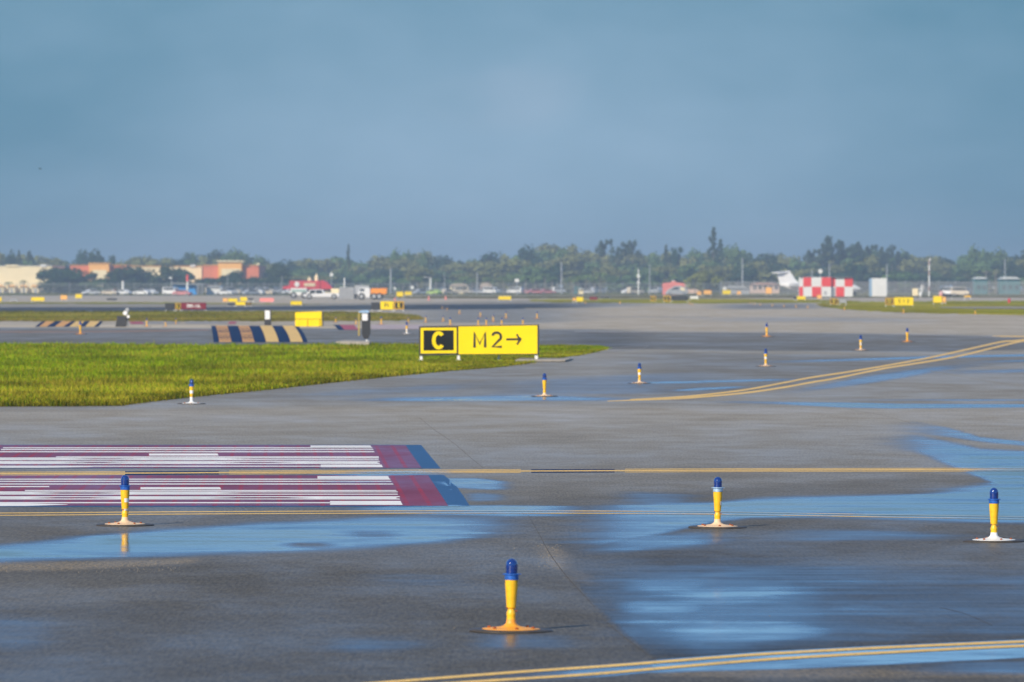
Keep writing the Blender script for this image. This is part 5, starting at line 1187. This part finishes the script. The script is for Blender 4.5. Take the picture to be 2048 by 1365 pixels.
# distinctive ones
def T(x, y, w_, kind, mat, label, d=1480., s=0, name='tree', cat='tree'): tree(x, y, w_, kind, mat, label, None, d, s, name=name, cat=cat)
T(38,497,26,'pine',L_PINE,'thin spire-like dark tree above the cream warehouse roof',name='casuarina_tree'); T(60,500,24,'feather',L_PINE,'dark tree just right of the spire above the cream warehouse')
T(20,504,34,'round',L_PINE,'dark square-topped tree left of the spire above the cream warehouse'); T(196,505,38,'round',L_DARK,'dark rounded tree directly above the ochre building front')
T(222,510,26,'feather',L_DARK,'wispy tree right of the rounded one above the ochre building front'); T(385,503,46,'feather',L_MID,'feathery tree above the roof between the two stores'); T(462,503,60,'round',L_MID,'broad tree crowning the ochre-centred building')
T(697,484,20,'pine',L_PINE,'slim tall spire tree rising above the row right of the red roof',name='casuarina_tree'); T(625,511,22,'low',L_DARK,'small dark umbrella-topped tree above the red roof')
T(823,497,22,'feather',L_MID,'tree with a small tufted top above the row right of the orange truck'); T(798,504,44,'round',L_MID,'bushy tree left of the tufted one'); T(846,506,32,'round',L_MID,'bushy tree right of the tufted one')
T(1056,497,52,'round',L_DARK,'dark dome-shaped tree above the right end of the C M2 sign'); T(1100,491,16,'pine',L_PINE,'small spike tree just right of the dark dome-shaped one'); T(1128,494,60,'low',L_MID,'broad flat-topped tree right of the dark dome')
T(1210,477,54,'feather',L_PINE,'tall wispy grey-green tree, left one of the pair left of the twin-box pole',name='casuarina_tree'); T(1262,479,60,'feather',L_PINE,'tall wispy grey-green tree, right one of the pair left of the twin-box pole',name='casuarina_tree'); T(1238,492,36,'feather',L_PINE,'thinner wispy tree between the two tall wispy ones',name='casuarina_tree')
T(1332,486,30,'pine',L_PINE,'small spiky tree above the coral hut'); T(1350,494,44,'feather',L_DARK,'loose dark tree right of the small spiky one'); T(1427,449,44,'pine',L_PINE,'tallest tree of all, a narrow dark spire above the yellow-green tree',name='casuarina_tree')
T(1441,474,40,'pine',L_PINE,'shorter spire leaning against the tallest tree',name='casuarina_tree'); T(1474,496,50,'round',L_MID,'rounded tree right of the tallest spire'); T(1409,540,78,'low',L_YEL,'yellow-green rounded bushy tree standing alone before the darker row',1240.); T(1390,545,40,'low',L_YEL,'left shoulder bush of the yellow-green tree',1235.) 
for j, (x, y, w_) in enumerate(((1626,497,56),(1646,484,58),(1664,471,60),(1684,479,60),(1702,483,58),(1716,480,54),(1740,488,60),(1764,491,56),(1778,489,40),(1796,500,54),(1812,500,50))):
    tree(x, y, w_, ('feather','pine')[j % 2], L_PINE, 'dark blue-green pine in the jagged clump above the checkered hut and shelter', 'dark pines above the checkered hut', 1470.+j*6, j, name='pine_tree')
T(1955,497,50,'round',L_MID,'tall rounded tree above the left teal building'); T(1992,503,56,'round',L_MID,'broad rounded tree left of the tall right pole'); T(2046,504,60,'round',L_DARK,'dark round tree at the right edge')
T(1725,520,120,'low',L_OLIVE,'wide olive-green sloping tree between the hut and the white shelter',1350.); T(1010,516,110,'low',L_OLIVE,'wide grey-olive spreading tree above the left part of the C M2 sign',1400.)
# dark trees in front of the left buildings
T(134,527,114,'low',L_DARK,'big dark round tree covering the gap right of the cream warehouse',1240.,1); T(112,542,61,'round',L_DARK,'dark lower tree on the left flank of the big dark round one',1235.,2); T(160,546,72,'round',L_DARK,'dark lower tree on the right flank of the big dark round one',1238.,0)
T(205,552,97,'low',L_DARK,'low dark bush below the ochre building front',1230.,1); T(178,560,97,'low',L_MID,'low green bush under the brick red wall',1220.,2)
T(240,539,78,'round',L_DARK,'dark tree right of the ochre building front',1235.,0); T(262,524,70,'low',L_DARK,'dark tall tree between the brick building and the long low cream one',1245.,1); T(288,539,63,'round',L_DARK,'dark tree at the left end of the long low cream wall',1240.,2)
T(316,542,70,'low',L_DARK,'dark tree before the middle of the long low cream wall',1238.,1); T(345,532,61,'round',L_DARK,'dark tree behind the bright blue shed',1242.,0); T(368,535,56,'low',L_DARK,'dark tree behind the red topped mast',1240.,2)
T(404,552,61,'low',L_DARK,'low dark bush below the cream wall end',1238.,1); T(436,548,61,'low',L_DARK,'low dark bush below the brick red wall of the right store',1236.,0); T(462,543,63,'round',L_DARK,'dark tree below the cream panel of the right store',1234.,1)
T(490,551,62,'low',L_DARK,'dark rounded tree below the right wing of the right store',1232.,2); T(516,556,50,'round',L_DARK,'dark tree at the right end of the right store',1236.,0); T(553,530,56,'round',L_DARK,'dark blue-green tree between the stores and the red roof',1240.,1)
for j, (x, y, w_) in enumerate(((120,560,80),(150,566,90),(250,562,80),(280,562,70),(306,560,80),(334,562,80),(366,562,70),(420,570,60),(448,566,70),(476,562,80),(506,562,70),(540,556,60),(560,548,60),(96,566,40))):
    tree(x, y, w_, 'low', L_DARK, 'low dark shrubby tree at the foot of the tree masses before the left buildings', 'low dark shrubs before the left buildings', 1215.+j*2, j, name='shrub', cat='shrub')
# palms: pale trunks with small drooping heads
def palm_head(seed):
    rnd = random.Random(seed); b = MB()
    for i in range(16):
        a = i*2*math.pi/16+rnd.uniform(-.15, .15); up = rnd.uniform(-.1, .9); prev = None; L_ = rnd.uniform(.8, 1.1)
        for s_ in range(6):
            u = s_/5; r = L_*u; z = up*u*.8 - u*u*.75; w_ = .13*(1-u*.85)+.01
            p = (r*math.cos(a), r*math.sin(a), z); nx, ny = -math.sin(a)*w_, math.cos(a)*w_
            cur = [(p[0]+nx, p[1]+ny, z-.05*u), (p[0], p[1], z+.03), (p[0]-nx, p[1]-ny, z-.05*u)]
            if prev: b.add(prev+cur, [(0,3,4,1),(1,4,5,2)])
            prev = cur
    o = b.build('crown', L_MID); me = o.data; bpy.data.objects.remove(o); return me
PH = [palm_head(s_) for s_ in (1, 2)]
PT = MB().lathe([(.001,0),(.20,0),(.13,.1),(.11,.5),(.10,1.0),(.001,1.0)], 10).build('trunk', M_PALM); PTm = PT.data; bpy.data.objects.remove(PT)
def palm(x, ytop, label, group=None, d=1180., r=1.5):
    t = thing('palm_tree', label, 'palm tree', (XM(x, d), d, 0), RNG.uniform(0, 6), group); h = HZ(ytop, d)
    for nm, me, sc, lc in (('trunk', PTm, (1,1,h), (0,0,0)), ('crown', PH[int(x) % 2], (r,r,r), (0,0,h))):
        o = bpy.data.objects.new(nm, me); COL.objects.link(o); o.parent = t; o.scale = sc; o.location = lc
for x, y in ((1008,556),(1028,552),(1052,554),(1071,556),(1090,550),(1104,557),(1143,558),(1156,554),(1172,552),(1189,558),(1201,549)):
    palm(x, y, 'slim pale-trunked palm in the line above the red parked cars and teal shed', 'slim palms in the line above the red parked cars')
for x, y in ((806,560),(835,556),(872,560),(928,556),(944,560),(978,558)):
    palm(x, y, 'slim palm among the small houses above the left half of the C M2 sign', 'slim palms among the small houses')
for x, y in ((17,566),(47,563),(80,567)):
    palm(x, y, 'small dark-headed palm before the arcade of the cream warehouse', 'palms before the arcade of the cream warehouse', d=1300., r=1.1)
# a far bird
d = 260.0; t = thing('bird', 'tiny dark bird flying alone in the sky at upper left', 'bird', (XM(80, d), d, HZ(338, d)), .5)
MB().lathe([(.001,-.07),(.018,-.04),(.028,0),(.02,.04),(.016,.055),(.001,.075)], 10, (0,0,0), 'x').build('body', M_DARK, t, smooth=True)
for sg in (-1, 1):
    b = MB(); b.add([(.02,0,.005),(-.03,0,.005),(-.02,sg*.06,.035),(.015,sg*.07,.035),(-.03,sg*.14,.015)], [(0,1,2,3),(3,2,4)]); b.build('wing', M_DARK, t)
# ================================================================== haze
hz = MB().box(-3000, 3000, -350, 3700, -1.1, 24.0)
m = bpy.data.materials.new('haze'); m.use_nodes = True; N = NT(m.node_tree)
pv_ = N.n('ShaderNodeVolumePrincipled', {'Color': (.74, .88, 1.0, 1), 'Density': HAZE, 'Anisotropy': 0.25}); N.n('ShaderNodeOutputMaterial', {'Volume': pv_.outputs[0]})
h = hz.build('haze', m); h['kind'] = 'stuff'
